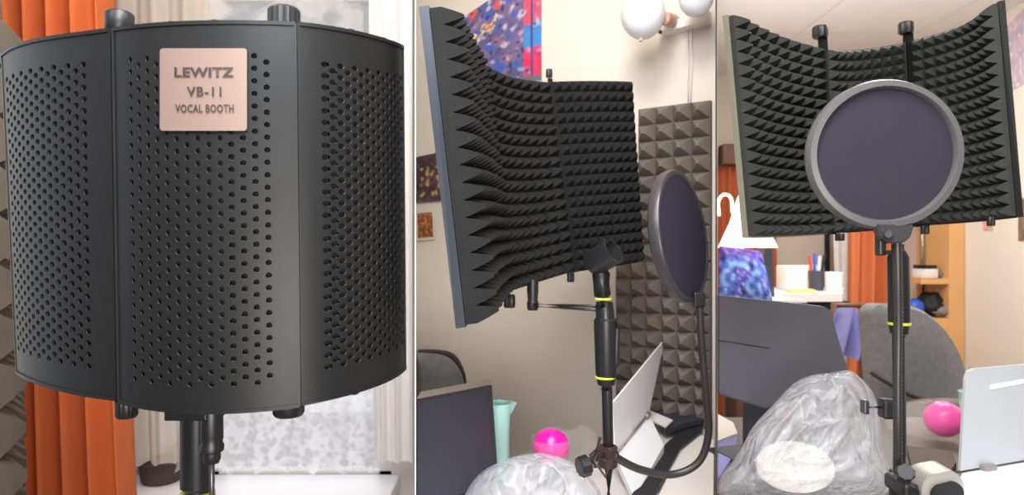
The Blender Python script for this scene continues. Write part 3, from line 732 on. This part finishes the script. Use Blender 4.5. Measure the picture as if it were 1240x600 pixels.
# ------------------------------------------------------------------ CENTRE BAY : desk and what stands on it
g = .004
dk = thing('desk', 'white desk under the oblique booth and white laptop', 'desk', (.1, 1.0, 0))
YB = 1.2
poly = [Vector((wx(503.6, .67)+g, .67, DZ)), Vector((wx(866.3, .67)-g, .67, DZ)), Vector((wx(866.3, 1.30)-g, 1.30, DZ)), Vector((wx(742, 1.37), 1.37, DZ)), Vector((wx(735, 1.08), 1.08, DZ)), Vector((wx(503.6, 1.06)+g, 1.06, DZ))]
bm = BM(); prism(bm, poly, (0, 0, -.028)); obj('tabletop', bm, M['desk_white'], dk)
for x, y in [(wx(503.6, .7)+.035, .70), (wx(866.3, .7)-.035, .70), (wx(866.3, 1.2)-.05, 1.2), (wx(503.6, 1.0)+.05, 1.0)]:
    bm = BM(); box(bm, (x, y, .381), (.035, .035, .76), bevel=.003); obj('leg', bm, M['steel'], dk)
mo = thing('monitor', 'dark monitor with tan top edge at the left of the white desk', 'monitor', Vector((wx(545, .88), .9, DZ)))
tl, tr, brr = P(504.6, 486, .79), P(590, 469, .93), P(598, 584, .93); bl = onplane(504.6, 622, tl, tr, brr)
bm = BM(); prism(bm, [tl, tr, brr, bl], (.006, .022, .0)); bmesh.ops.bevel(bm, geom=bm.edges[:], offset=.0015, segments=2, affect='EDGES'); obj('casing', bm, M['monitor'], mo)
bm = BM(); up = Vector((0, 0, .0016)); prism(bm, [tl+up*1.2+Vector((0, .002, 0)), tr+up*1.2+Vector((0, .002, 0)), tr+up+Vector((.003, .014, .005)), tl+up+Vector((.003, .014, .005))], (0, 0, .0015)); obj('top_edge', bm, M['tan'], mo, label='tan top edge')
bm = BM(); box(bm, (wx(556, .92), .925, DZ+.04), (.03, .02, .075), .5, .003); box(bm, (wx(556, .93), .935, DZ+.004), (.075, .08, .008), .3, .003); obj('foot', bm, M['monitor'], mo)
def backrest(bm, a, b, c, d, thick, rl, rr_, n=8, bulge=.02):
    # rounded slab between four corners, a top-left; rl/rr_ top corner radii as fractions
    def q(u, v): return bil(a, b, c, d)(u, v)
    out = []
    for k in range(n+1):
        t = PI/2*k/n; out.append((rl[0]*(1-math.sin(t)), rl[1]*(1-math.cos(t)))) if rl else None
        if not rl and k == 0: out.append((0, 0))
    for k in range(n+1):
        t = PI/2*k/n; out.append((1-rr_[0]*(1-math.sin(t)), rr_[1]*(1-math.cos(t))))
    # order: left bottom -> top-left arc -> top-right arc -> right bottom
    lft = [(0, 1)]+[(rl[0]*(1-math.cos(PI/2*k/n)), rl[1]*(1-math.sin(PI/2*k/n))) for k in range(n+1)] if rl else [(0, 1), (0, 0)]
    rg = [(1-rr_[0]*(1-math.sin(PI/2*k/n)), rr_[1]*(1-math.cos(PI/2*k/n))) for k in range(n+1)]+[(1, 1)]
    pts = lft+rg
    cen = (.5, .55); nrm = (b-a).cross(d-a).normalized()
    if nrm.y > 0: nrm = -nrm
    layers = []
    for s, off in [(1, -.5), (1, .3), (.95, .5), (.7, .5+bulge/thick*.6), (.35, .5+bulge/thick)]:
        layers.append([bm.verts.new(q(cen[0]+(x-cen[0])*s, cen[1]+(y-cen[1])*s)+nrm*thick*off) for x, y in pts])
    m = len(pts)
    for i in range(len(layers)-1):
        for k in range(m): bm.faces.new([layers[i][k], layers[i][(k+1) % m], layers[i+1][(k+1) % m], layers[i+1][k]])
    bm.faces.new(layers[0][::-1]); bm.faces.new(layers[-1])
ch = thing('office_chair', 'grey fabric chair back behind the dark monitor at cream wall', 'chair', Vector((wx(530, 1.45), 1.45, 0)))
bm = BM(); backrest(bm, P(505, 427, 1.42), P(561, 431, 1.42), P(566, 560, 1.42), P(505, 560, 1.42), .03, None, (.55, .3)); obj('backrest', bm, M['chair'], ch, 'auto')
bm = BM(); tube(bm, spline([P(505.4, 427, 1.425), P(530, 427, 1.425), P(548, 432, 1.425), P(558, 448, 1.425), P(562, 470, 1.425), P(566, 555, 1.425)], 8), .006, 10); obj('piping', bm, M['chair_dark'], ch, True)
bm = BM(); cyl(bm, (wx(532, 1.46), 1.46, .05), (wx(532, 1.46), 1.46, .80), .018); obj('post', bm, M['chair_dark'], ch, True)
bm = BM(); lathe(bm, [(0, 0), (.045, 0), (.045, .02), (.03, .06), (0, .06)], (wx(532, 1.46), 1.46, 0)); obj('base', bm, M['chair_dark'], ch, 'auto')
def jug(base, h, r, label):
    t = thing('jug', label, 'jug', base)
    bm = BM(); lathe(bm, [(0, 0), (r*.8, 0), (r*.84, h*.03), (r*.86, h*.5), (r*.95, h*.92), (r, h), (r*.93, h), (r*.8, h*.5), (0, h*.1)], base); obj('body', bm, M['teal'], t, 'auto')
    bm = BM(); b_ = Vector(base); prism(bm, [b_+Vector((r*.6, -.008, h*.80)), b_+Vector((r*.6, .008, h*.80)), b_+Vector((r*.6, .012, h*1.0)), b_+Vector((r*.6, -.012, h*1.0))], (r*.05, 0, 0))
    bm.clear(); bm = BM()
    v = [b_+Vector(q) for q in [(r*.85, -.014, h), (r*.85, .014, h), (r*.85, 0, h*.80), (r*1.5, 0, h*1.0)]]
    V_ = [bm.verts.new(q) for q in v]
    for f in [(0, 2, 3), (1, 3, 2), (0, 1, 2), (0, 3, 1)]: bm.faces.new([V_[i] for i in f])
    obj('spout', bm, M['teal'], t)
jug(Vector((wx(604, 1.03), 1.03, DZ+.001)), .117, .019, 'pale teal plastic jug beside the dark monitor, against cream wall')
def outline_blob(outline, Yb, bulge, m, name, label, cat, rings=26, seed=0, amp=.012, inner=None):
    n = len(outline)*6
    pts = spline([Vector((a, b, 0)) for a, b in outline+[outline[0]]], 6)[:-1]
    cx = sum(p.x for p in pts)/len(pts); cy = max(p.y for p in pts)-.45*(max(p.y for p in pts)-min(p.y for p in pts))
    bm = BM(); prev = {}
    for sgn in (1, -1):
        last = None
        for i in range(rings+1):
            s = 1-i/rings
            row = []
            for k, p in enumerate(pts):
                if i == 0 and sgn == -1: row.append(prev[k]); continue
                x = cx+(p.x-cx)*s; y = cy+(p.y-cy)*s
                h = bulge*math.sqrt(max(0, 1-s*s))
                xr, yr = x*.8+y*.6, y*.8-x*.6
                cr = amp*((1-abs(nse(xr*.03, yr*.011, seed))*2)**2+.5*(1-abs(nse(xr*.06, yr*.03, seed+3))*2)**2)*(1-s**6)*.6 if sgn == 1 else 0
                q = P(x, y, Yb-sgn*h-cr*2)
                v = bm.verts.new(q); row.append(v)
                if i == 0: prev[k] = v
            if last:
                for k in range(len(pts)):
                    k2 = (k+1) % len(pts)
                    bm.faces.new([last[k], last[k2], row[k2], row[k]])
            last = row
    for v in bm.verts:
        if v.co.z < DZ+.003: v.co.z = DZ+.003
    bmesh.ops.remove_doubles(bm, verts=bm.verts, dist=.0004)
    return tag(obj(name, bm, m, None, True), label, cat)
outline_blob([(556, 612), (575, 580), (600, 562), (625, 553), (650, 549), (675, 553), (700, 565), (716, 580), (728, 604), (715, 646), (580, 646)], .83, .045, M['bag'], 'plastic_bag', 'crumpled clear plastic bag in front of the dark monitor', 'bag', seed=3, amp=.010)
def pink_ball(c, r, ax, label1, label2):
    bm = BM(); ball(bm, c, r, (1, 1, .96), .05, 5); tag(obj('ball', bm, M['pink'], None, True), label1, 'ball')
c2 = P(667, 541, .99)
pink_ball(c2, .0275, 0, 'hot pink ball in a clear cup behind the smaller plastic bag on white desk', '')
bm = BM(); hc_ = c2.z-DZ; lathe(bm, [(0, 0), (.020, .001), (.0215, .002), (.0285, hc_), (.031, hc_+.012), (.0295, hc_+.012), (.0280, hc_), (.020, .004), (0, .003)], (c2.x, c2.y, DZ+.001), n=30)
tag(obj('plastic_cup', bm, M['clear'], None, True), 'clear plastic cup holding the pink ball on the white desk', 'cup')
outline_blob([(640, 562), (644, 530), (662, 516), (690, 520), (706, 514), (724, 530), (728, 575), (700, 590), (655, 588)], 1.035, .02, M['clear'], 'plastic_wrapper', 'crumpled clear wrapper around the pink ball on the white desk', 'wrapper', seed=9, amp=.008, rings=14)
# laptop
lp = thing('laptop', 'white open laptop with tall lid seen from the side before the grey foam', 'laptop', P(760, 560, 1.05))
A_, C_, D_ = P(742, 489, 1.03), P(786, 500, 1.235), P(745, 550, 1.03); B_ = onplane(805, 412, A_, C_, D_)
bm = BM(); prism(bm, [A_, B_, C_, D_], (-.004, -.002, 0)); obj('lid', bm, M['lap'], lp)
hb = .0
E_, G_ = P(804, 540, 1.12), P(768, 604, .93)
bm = BM(); prism(bm, [D_+Vector((0, 0, -.002)), C_+Vector((0, 0, -.002)), E_, G_], (0, 0, -.012)); obj('keyboard_base', bm, M['lap'], lp)
bm = BM(); tube(bm, [D_+(C_-D_)*.03+Vector((.001, -.003, .002)), D_+(C_-D_)*.97+Vector((.001, -.003, .002))], .0016, 8); cyl(bm, D_+(C_-D_)*.86+Vector((0, -.006, .003)), D_+(C_-D_)*.95+Vector((0, -.006, .003)), .005); obj('hinge', bm, M['hinge'], lp, True)
def on_desk(px, py, lift=0): # a point of the desk top seen at a pixel
    Y = (CAMZ-DZ-lift)*F/(py-300); return P(px, py, Y)
def flat(name, pix, lift, th, m, label, cat):
    bm = BM(); prism(bm, [on_desk(a, b, lift+th) for a, b in pix], (0, 0, -th)); return tag(obj(name, bm, m), label, cat)
flat('paper_sheet', [(832, 521), (864.5, 533), (864, 606), (796, 606)], .002, .002, M['paper'], 'white paper sheet at the right corner of the white desk', 'paper')
flat('strap', [(834, 512), (852, 510), (850, 522), (824, 543), (790, 604), (762, 604), (790, 560), (806, 538)], .006, .004, M['strap'], 'black flat strap lying between white laptop and paper sheet', 'strap')
flat('case', [(787, 492), (820, 489), (850, 508), (832, 512), (806, 520), (798, 510)], .012, .01, M['navy'], 'dark navy case on the desk at the foot of the grey foam', 'case')
flat('card', [(786, 497), (815, 509), (806, 517), (790, 509)], .026, .003, M['paper'], 'small white card on the dark navy case beside the laptop', 'card')

# ------------------------------------------------------------------ RIGHT BAY : desk and what stands on it
dk = thing('desk', 'light grey desk under the round pop filter and silver laptop', 'desk', (.6, 1.0, 0))
poly = [Vector((wx(868.3, .67)+g, .67, DZ)), Vector((.80, .67, DZ)), Vector((1.35, 1.40, DZ)), Vector((wx(868.3, 1.40)+g, 1.40, DZ))]
bm = BM(); prism(bm, poly, (0, 0, -.028)); obj('tabletop', bm, M['desk'], dk)
for x, y in [(wx(868.3, .72)+.04, .72), (.76, .72), (1.25, 1.33), (wx(868.3, 1.33)+.05, 1.33)]:
    bm = BM(); box(bm, (x, y, .381), (.035, .035, .76), bevel=.003); obj('leg', bm, M['steel'], dk)
mo = thing('monitor', 'grey-black monitor back behind the big plastic bag, left of the grey chair', 'monitor', Vector((wx(920, 1.12), 1.12, DZ)))
pa, pb, pc_ = P(869.5, 358, 1.06), P(1000, 372, 1.15), P(869.5, 478, 1.04)
q = [onplane(x, y, pa, pb, pc_) for x, y in ((869.5, 358), (1000, 372), (1006, 377), (1029, 455), (1024, 465), (926, 496), (869.5, 478))]
bm = BM(); prism(bm, q, (0.002, .022, 0)); bmesh.ops.bevel(bm, geom=bm.edges[:], offset=.0025, segments=2, affect='EDGES'); obj('casing', bm, M['monitor_b'], mo)
bm = BM(); tube(bm, [onplane(x, y, pa, pb, pc_)+Vector((0, -.0003, 0)) for x, y in ((870, 412.5), (900, 417), (931, 422))], .0012, 6); obj('groove', bm, M['groove'], mo)
bm = BM(); box(bm, (wx(915, 1.125), 1.125, DZ+.05), (.04, .02, .10), .3, .003); box(bm, (wx(915, 1.125), 1.12, DZ+.006), (.12, .11, .01), .3, .004); obj('foot', bm, M['monitor'], mo)
outline_blob([(869, 604), (872, 580), (895, 548), (912, 517), (935, 492), (960, 466), (982, 455), (1005, 452), (1028, 449), (1042, 458), (1056, 474), (1064, 498), (1068, 540), (1068, 604)], .96, .075, M['bag'], 'plastic_bag', 'large crumpled clear plastic bag in front of the grey-black monitor', 'bag', rings=34, seed=14, amp=.014)
bm = BM(); lathe(bm, [(0, 0), (.05, 0), (.052, .002), (.05, .004), (0, .004)], P(962, 566, .975), (-.2, -.42, .9), 40); 
for v in bm.verts: v.co.x = P(962, 0, .975).x+(v.co.x-P(962, 0, .975).x)*1.05
tag(obj('paper_disc', bm, M['paper']), 'cream round paper disc showing inside the large plastic bag', 'paper')
ch = thing('office_chair', 'grey fabric office chair with dark edge behind the light grey desk', 'chair', Vector((wx(1105, 1.75), 1.75, 0)))
bm = BM(); backrest(bm, P(1047, 367, 1.66), P(1150, 372, 1.74), P(1172, 520, 1.74), P(1060, 520, 1.66), .05, (.16, .12), (.62, .6), bulge=.012); obj('backrest', bm, M['chair'], ch, 'auto')
bm = BM(); tube(bm, spline([P(1055, 452, 1.62), P(1075, 464, 1.612), P(1105, 480, 1.632), P(1140, 488, 1.66), P(1166, 490, 1.695)], 8), .005, 10); obj('seam_band', bm, M['chair_dark'], ch, True)
bm = BM(); box(bm, (wx(1105, 1.9), 1.93, .47), (.42, .42, .07), bevel=.025); obj('seat', bm, M['chair'], ch, 'auto')
bm = BM(); tube(bm, spline([Vector((wx(1105, 1.9), 1.85, .44)), Vector((wx(1105, 1.8), 1.76, .45)), Vector((wx(1108, 1.74), 1.745, .60)), Vector((wx(1108, 1.74), 1.745, .78))], 6), .016, 10); obj('back_support', bm, M['chair_dark'], ch, True)
bm = BM(); cyl(bm, (wx(1105, 1.9), 1.93, .06), (wx(1105, 1.9), 1.93, .44), .025); obj('post', bm, M['chair_dark'], ch, True)
for k in range(5):
    a = k*2*PI/5+.3; cc = Vector((wx(1105, 1.9), 1.93, .07)); e = cc+Vector((math.cos(a)*.26, math.sin(a)*.26, -.02))
    bm = BM(); tube(bm, [cc, e], [.02, .012], 10); lg = obj('leg', bm, M['chair_dark'], ch, True)
    bm = BM(); cyl(bm, e+Vector((0, -.012, -.024)), e+Vector((0, .012, -.024)), .025); obj('caster', bm, M['knob'], lg, 'auto')
c3 = P(1143, 508, 1.22); r3 = .0335; c3.z = max(c3.z, DZ+r3+.002)
pink_ball(c3, r3, 0, 'hot pink ball on the light grey desk left of the silver laptop', '')
bm = BM(); ax = Vector((-1, -.05, 0.0)); lathe(bm, [(.022, .10), (.024, .099), (.036, .04), (.0375, .0), (.036, -.03), (.0355, -.03), (.0365, 0), (.0345, .04), (.021, .098)], c3+Vector((0, 0, .002)), ax, 30)
for v in bm.verts: v.co.z = max(v.co.z, DZ+.001)
tag(obj('plastic_cup', bm, M['clear'], None, True), 'clear plastic cup lying round the pink ball beside the stand pole', 'cup')
lp = thing('laptop', 'silver-white open laptop at the right edge, nearest the right wall', 'laptop', P(1200, 580, 1.02))
h0, h1 = P(1163, 571, 1.02), P(1262, 554, 1.07)
t0 = P(1170, 448, 1.09); t1 = onplane(1263, 440, t0, h0, h1)
tm = [h0, h1, t1, t0+(t1-t0)*.1, t0+(t1-t0)*.025+(h0-t0)*.025, t0+(h0-t0)*.1]
bm = BM(); prism(bm, tm, (0, .006, 0)); lid = obj('lid', bm, M['lap_b'], lp)
bm = BM(); uu = lambda a, b: (t0*(1-a)+t1*a)*(1-b)+(h0*(1-a)+h1*a)*b+Vector((0, -.0012, 0))
prism(bm, [uu(.31, .185), uu(.80, .155), uu(.80, .2), uu(.31, .235)], (0, .001, 0)); obj('emblem', bm, M['lap'], lid)
bm = BM(); prism(bm, [h0+Vector((0, -.004, -.002)), h1+Vector((0, -.004, -.002)), on_desk(1262, 640, .012), on_desk(1140, 640, .012)], (0, 0, -.008)); obj('keyboard_base', bm, M['lap'], lp)
bm = BM(); tube(bm, [h0+(h1-h0)*.0+Vector((-.02, -.003, -.003)), h1+Vector((0, -.003, -.0))], .0016, 8); hg = obj('hinge_line', bm, M['chair_dark'], lp)
bm = BM(); hc = h0+(h1-h0)*.29+Vector((0, -.008, .001)); box(bm, hc, (.024, .012, .012), .25, .003); obj('hinge', bm, M['hinge'], lp)
gd = thing('desktop_device', 'rounded silver and black device standing at the foot of the silver laptop', 'device', P(1142, 610, .92))
def arch(px0, px1, ytop, ybot, Y):
    out = []; rx = (px1-px0)*.36; ry = (ybot-ytop)*.5
    for k in range(9):
        t = PI/2*k/8; out.append(P(px0+rx*(1-math.cos(t)), ytop+ry*(1-math.sin(t))+3, Y))
    for k in range(9):
        t = PI/2*k/8; out.append(P(px1-rx*(1-math.sin(t)), ytop+ry*(1-math.cos(t)), Y))
    return [P(px0, ybot, Y)]+out+[P(px1, ybot, Y)]
bm = BM(); prism(bm, arch(1116, 1168, 571, 612, .90), (.004, .045, 0)); bmesh.ops.bevel(bm, geom=bm.edges[:], offset=.0012, segments=2, affect='EDGES'); obj('casing', bm, M['hinge_silver'], gd, label='satin silver casing')
bm = BM(); prism(bm, arch(1126, 1165, 583, 611, .8995), (0, -.004, 0)); obj('front_panel', bm, M['black'], gd, label='black front panel')
flat('pouch', [(1098, 540), (1152, 546), (1158, 560), (1150, 572), (1104, 566)], .002, .012, M['plantdark'], 'dark brown flat patch standing in for shade under things on the grey desk in front of the pink ball', 'pouch')  # flat dark piece added as shade under the things on the desk
flat('paper_packet', [(869.5, 502), (888, 512), (893, 525), (869.5, 534)], .004, .004, M['paper'], 'white packet with red corner on the desk, left of the plastic bag', 'packet')
flat('blue_cloth', [(869.5, 536), (893, 528), (890, 548), (869.5, 580)], .004, .006, M['purple'], 'pale blue cloth folded on the desk at its left edge', 'cloth')
jug(Vector((wx(1176, 1.30), 1.30, DZ+.001)), .075, .022, 'pale teal jug peeking from behind the silver laptop')

# ------------------------------------------------------------------ RIGHT ROOM in the background
tag(drape('curtain', (867.8+3, 938), (870, 952), 202, 560, 4.25, 4, .03, M['redorange'], ph=1, nu=60), 'rust orange curtain behind the glowing lamp', 'curtain')
tag(drape('curtain', (1026, 1118), (1020, 1118), 150, 500, 4.15, 5, .075, M['orange_room'], ph=2), 'bright orange curtain behind the stand of the round pop filter', 'curtain')
bm = BM(); box(bm, ((wx(872, 4.2)+wx(945, 4.2))/2, 4.2, P(0, 188, 4.2).z), (wx(945, 4.2)-wx(872, 4.2), .1, .13), bevel=.01); struct('trim_4', bm, M['wood_dark'])
Yr = 3.0
# side desk with printer, pen pot, cup
zt = P(0, 352, Yr).z
sd = thing('side_desk', 'white side desk in the background carrying papers and pens', 'desk', (wx(985, Yr), Yr, 0))
bm = BM(); prism(bm, [P(938, 349, Yr+.25).xy.to_3d()+Vector((0, 0, zt)), P(1022, 349, Yr+.25).xy.to_3d()+Vector((0, 0, zt)), Vector((wx(1020, Yr-.2), Yr-.2, zt)), Vector((wx(932, Yr-.2), Yr-.2, zt))], (0, 0, -.035)); obj('top', bm, M['white_item'], sd)
bm = BM(); box(bm, (wx(980, Yr), Yr-.10, zt-.055), (wx(1006, Yr)-wx(950, Yr), .12, .036), bevel=.003); obj('drawer', bm, M['black'], sd, label='dark drawer slot')
for px in (942, 1012):
    for dy in (-.13, .2):
        bm = BM(); box(bm, (wx(px, Yr+dy), Yr+dy, (zt-.035)/2), (.04, .04, zt-.035)); obj('leg', bm, M['white_item'], sd)
bm = BM(); box(bm, (wx(968, Yr+.05), Yr+.06, zt+.056), (.16, .12, .11), bevel=.004); tag(obj('paper_stack', bm, M['paper'], None, 'auto'), 'tall block of white paper standing on the white side desk', 'paper')
bm = BM(); prism(bm, [Vector((wx(950, Yr-.1), Yr-.16, zt+.001)), Vector((wx(982, Yr-.1), Yr-.16, zt+.001)), Vector((wx(985, Yr-.05), Yr-.03, zt+.001)), Vector((wx(952, Yr-.05), Yr-.03, zt+.001))], (0, 0, .008)); tag(obj('notepad', bm, M['yellow']), 'yellow notepad on the white side desk before the paper block', 'notepad')
pc = Vector((wx(986, Yr), Yr-.02, zt+.001))
bm = BM(); lathe(bm, [(0, 0), (.03, 0), (.034, .09), (.03, .09), (.026, .01), (0, .01)], pc); tag(obj('pen_pot', bm, M['navy'], None, 'auto'), 'dark pot full of pens on the white side desk', 'pot')
for k, (m, lab) in enumerate([('red', 'red pen in the dark pen pot'), ('blue', 'blue pen in the dark pen pot'), ('white_item', 'white pen in the dark pen pot'), ('black', 'black pen in the dark pen pot')]):
    a = pc+Vector((-.012+.008*k, 0.004*(k % 2), .013)); b = pc+Vector((-.03+.024*k, .004, .155+.012*(k % 2)))
    bm = BM(); cyl(bm, a, b, .006, n=10); tag(obj('pen', bm, M[m], None, 'auto'), lab, 'pen', 'pens in the dark pot')
bm = BM(); lathe(bm, [(0, 0), (.036, 0), (.04, .085), (.037, .085), (.033, .01), (0, .01)], (wx(1003, Yr), Yr-.05, zt+.001)); tag(obj('cup', bm, M['white_item'], None, 'auto'), 'white cup right of the dark pen pot', 'cup')
# white bed-side cloth column and window jamb
bm = BM(); prism(bm, [Vector((wx(1001, 4.36), 4.36, .2)), Vector((wx(1005, 4.36), 4.36, .2)), Vector((wx(1005, 4.36), 4.36, 1.5)), Vector((wx(1001, 4.36), 4.36, 1.5))], (0, .03, 0)); struct('trim_5', bm, M['black'])
tag(drape('sheer_curtain', (1010, 1026), (1016, 1024), 270, 440, 4.1, 1.5, .02, M['white_item'], ph=.4, nu=20), 'narrow cream curtain edge beside the bright orange curtain', 'curtain')
bm = BM(); grid(bm, lambda u, v: P(1014+u*28-v*6, 378+v*60-6*math.sin(u*3), 2.6)+Vector((0, .04*math.sin(u*9+v*3), 0)), 16, 16)
o = obj('cloth', bm, M['purple'], None, True); tag(o, 'lilac cloth hanging off the rack below the orange curtain', 'cloth')
rk = thing('towel_rack', 'dark wooden rack carrying the lilac cloth', 'rack', (wx(1028, 2.66), 2.66, 0))
zr = P(0, 370, 2.66).z
bm = BM(); cyl(bm, (wx(1008, 2.66), 2.66, zr), (wx(1046, 2.66), 2.66, zr), .010); obj('rail', bm, M['wood_dark'], rk, True)
for px in (1010, 1044):
    bm = BM(); cyl(bm, (wx(px, 2.66), 2.66, 0), (wx(px, 2.66), 2.66, zr+.01), .012); obj('leg', bm, M['wood_dark'], rk, True)
bm = BM(); box(bm, (wx(1040, 3.6), 3.6, .21), (.34, .3, .42), bevel=.01); tag(obj('storage_box', bm, M['wood_dark'], None, 'auto'), 'low dark brown box on the floor under the orange curtain', 'box')
# lamp
Yl = 2.6
lz = P(0, 362, Yl).z
st_ = thing('cabinet', 'low white cabinet behind the grey-black monitor', 'cabinet', (wx(905, 2.6), 2.7, 0))
bm = BM(); box(bm, (1.02, 2.71, lz/2-.01), (.19, .36, lz-.02), bevel=.005); obj('body', bm, M['white_item'], st_)
bm = BM(); box(bm, (1.02, 2.71, lz-.005), (.21, .38, .01)); obj('top', bm, M['white_item'], st_)
lm = thing('table_lamp', 'glowing white table lamp with curved arm at the far left of the room', 'lamp', (wx(896, Yl), Yl+.14, lz))
base = P(897, 300, Yl)
bm = BM(); lathe(bm, [(.112, -.0), (.107, .01), (.066, .10), (.047, .17), (.034, .205), (0, .21)], base+Vector((.026, 0, 0)), n=32); obj('lamp_shade', bm, M['lampshade'], lm, True, label='glowing white shade')
bm = BM(); tube(bm, spline([P(871, 262, Yl), P(869.8, 245, Yl), P(876, 236, Yl), P(885, 240, Yl), P(887, 258, Yl)], 8), .006, 10); obj('arm', bm, M['lampshade'], lm, True)
bm = BM(); cyl(bm, base+Vector((.05, .14, lz-base.z)), base+Vector((.05, .14, .02)), .010); tube(bm, [base+Vector((.05, .14, .02)), base+Vector((.03, .0, .12))], .008); cyl(bm, base+Vector((.05, .14, lz-base.z)), base+Vector((.05, .14, lz-base.z+.012)), .05); obj('pole', bm, M['white_item'], lm, True)
# blue patterned cushion
bm = BM()
def colD(u, v):
    n1 = nse(u*4, v*5, 51); n2 = nse(u*9, v*8, 55); n3 = nse(u*16, v*15, 58)
    c = mixc((84, 124, 222), (108, 92, 206), .5+n1*1.3); c = mixc(c, (140, 190, 244), (n2-.02)*3); c = mixc(c, (30, 34, 92), (-n2-.2)*3)
    c = mixc(c, (210, 220, 250), (n3-.25)*3); c = mixc(c, (96, 44, 120), (1-v*4.5)*1.0+n3)
    return c
tlq, trq, brq, blq = P(871, 298, 2.42), P(922, 304, 2.42), P(936, 366, 2.40), P(869.6, 366, 2.40)
fq = bil(tlq, trq, brq, blq)
def pill(sgn): return lambda u, v: fq(u, v)+Vector((0, -sgn*.05*(16*u*(1-u)*v*(1-v))**.5, 0))
grid(bm, pill(1), 30, 34, colD); grid(bm, pill(-1), 30, 34, colD)
bmesh.ops.remove_doubles(bm, verts=bm.verts, dist=.0002)
ob = obj('cushion', bm, M['printcloth'], None, True); tag(ob, 'blue and violet patterned cushion under the glowing lamp', 'cushion')
bm = BM(); box(bm, (.872, 2.42, P(0, 367, 2.40).z/2), (.14, .12, P(0, 367, 2.40).z), bevel=.004); tag(obj('stool', bm, M['wood_dark']), 'plain dark stool under the blue cushion, hidden behind the monitor', 'stool')
bm = BM(); prism(bm, [P(925, 298, 2.62), P(935, 300, 2.62), P(938, 360, 2.62), P(927, 360, 2.62)], (0, .05, 0))
tag(obj('book', bm, M['navy']), 'dark blue book standing between the cushion and rust curtain', 'book')
# shelf unit by the right wall
Ys = 3.5; xr = 2.395
sh = thing('shelf_unit', 'orange wooden shelf unit against the cream right wall', 'shelf', (2.2, Ys, 0))
xl = wx(1104, Ys)
bm = BM(); box(bm, (xr-.04, Ys+.14, .85), (.08, .28, 1.70)); obj('side_panel', bm, M['wood'], sh)
ztops = [P(0, 221, Ys).z, P(0, 338, Ys).z]; zc = P(0, 386, Ys).z
for z in ztops:
    bm = BM(); box(bm, ((xl+.05+xr-.08)/2, Ys+.14, z-.014), (xr-.08-xl-.05, .28, .028)); obj('shelf', bm, M['wood'], sh)
bm = BM(); box(bm, ((xl+xr-.08)/2, Ys+.15, zc/2), (xr-.08-xl, .30, zc)); obj('cabinet_body', bm, M['wood'], sh)
bm = BM(); box(bm, ((xl+xr-.08)/2, Ys-.008, zc/2+.02), (xr-.12-xl, .015, zc-.1), bevel=.003); dr = obj('door', bm, M['wood'], sh)
bm = BM(); ball(bm, (xl+.05, Ys-.022, zc-.2), .012); obj('knob', bm, M['steel'], dr, True)
bm = BM(); cyl(bm, (wx(1150, Ys)-.02, Ys+.2, zc), (wx(1150, Ys)-.02, Ys+.2, 1.68), .012); obj('post', bm, M['chrome'], sh, True)
def sitem(name, px, z, size, m, label, cat, dy=.08, shape='box'):
    bm = BM(); x = wx(px, Ys+dy)
    if shape == 'box': box(bm, (x, Ys+dy, z+size[2]/2+.001), size, .15, min(size)*.12)
    elif shape == 'ball': ball(bm, (x, Ys+dy, z+size[0]+.001), size[0])
    else:
        ball(bm, (x, Ys+dy, z+size[2]*.5), 1, (size[0]/2, size[1]/2, size[2]/2), .35, len(label))
        for v in bm.verts: v.co.z = max(v.co.z, z+.002)
    return tag(obj(name, bm, M[m], None, 'auto' if shape == 'box' else True), label, cat)
sitem('bowl', 1129, ztops[0], (.055, .055, .05), 'white_item', 'white bowl shape on the upper wooden shelf', 'bowl', shape='heap')
sitem('book', 1117, ztops[0], (.02, .1, .11), 'black', 'black book standing on the upper wooden shelf', 'book')
sitem('book', 1140, ztops[0], (.025, .1, .13), 'red', 'red book at the right of the upper wooden shelf', 'book')
sitem('storage_box', 1120, ztops[1], (.08, .1, .05), 'white_item', 'white box with dark lid on the lower wooden shelf', 'box')
sitem('case', 1120, ztops[1]+.052, (.07, .09, .018), 'black', 'flat black case on top of the white box on the shelf', 'case')
sitem('pouch', 1140, ztops[1], (.06, .08, .05), 'grey_item', 'grey pouch at the right of the lower wooden shelf', 'pouch', shape='heap')
sitem('ball', 1107, zc, (.05, .05, .05), 'blue', 'shiny blue ball on the wooden cabinet top', 'ball', shape='ball')
sitem('garment', 1126, zc, (.13, .16, .13), 'black', 'crumpled black garment on the wooden cabinet top', 'garment', dy=.11, shape='heap')
sitem('garment', 1141, zc, (.12, .12, .07), 'grey_item', 'crumpled grey and white garment on the cabinet top at right', 'garment', dy=-.0+.065, shape='heap')
# right wall pictures
def R(px, py, off=.004):
    Y = 2.4*F/(px-620); p = P(px, py, Y); return p+Vector((-off, 0, 0))
def colE(u, v): return mixc(mixc((206, 184, 194), (178, 168, 194), .5+nse(u*5, v*6, 71)), (230, 214, 216), (nse(u*12, v*12, 73)-.15)*3)
poster('poster', [R(1212, 42), R(1246, 4), R(1246, 98), R(1217, 116)], colE, 30, 40, 'pale lilac poster high on the cream right wall', 'poster')
def colF(u, v): return mixc((196, 120, 116), (232, 200, 190), .5+1.5*nse(u*7, v*7, 81))
poster('picture', [R(1191, 264), R(1204, 264), R(1204, 279), R(1191, 279)], colF, 14, 14, 'tiny pink picture on the cream right wall', 'picture')
def colG(u, v): return mixc((112, 84, 70), (156, 128, 110), .5+nse(u*5, v*5, 91))
poster('picture', [R(1234, 240), R(1246, 240), R(1246, 292), R(1234, 292)], colG, 10, 20, 'brown framed picture cut by the right edge on the cream wall', 'picture')
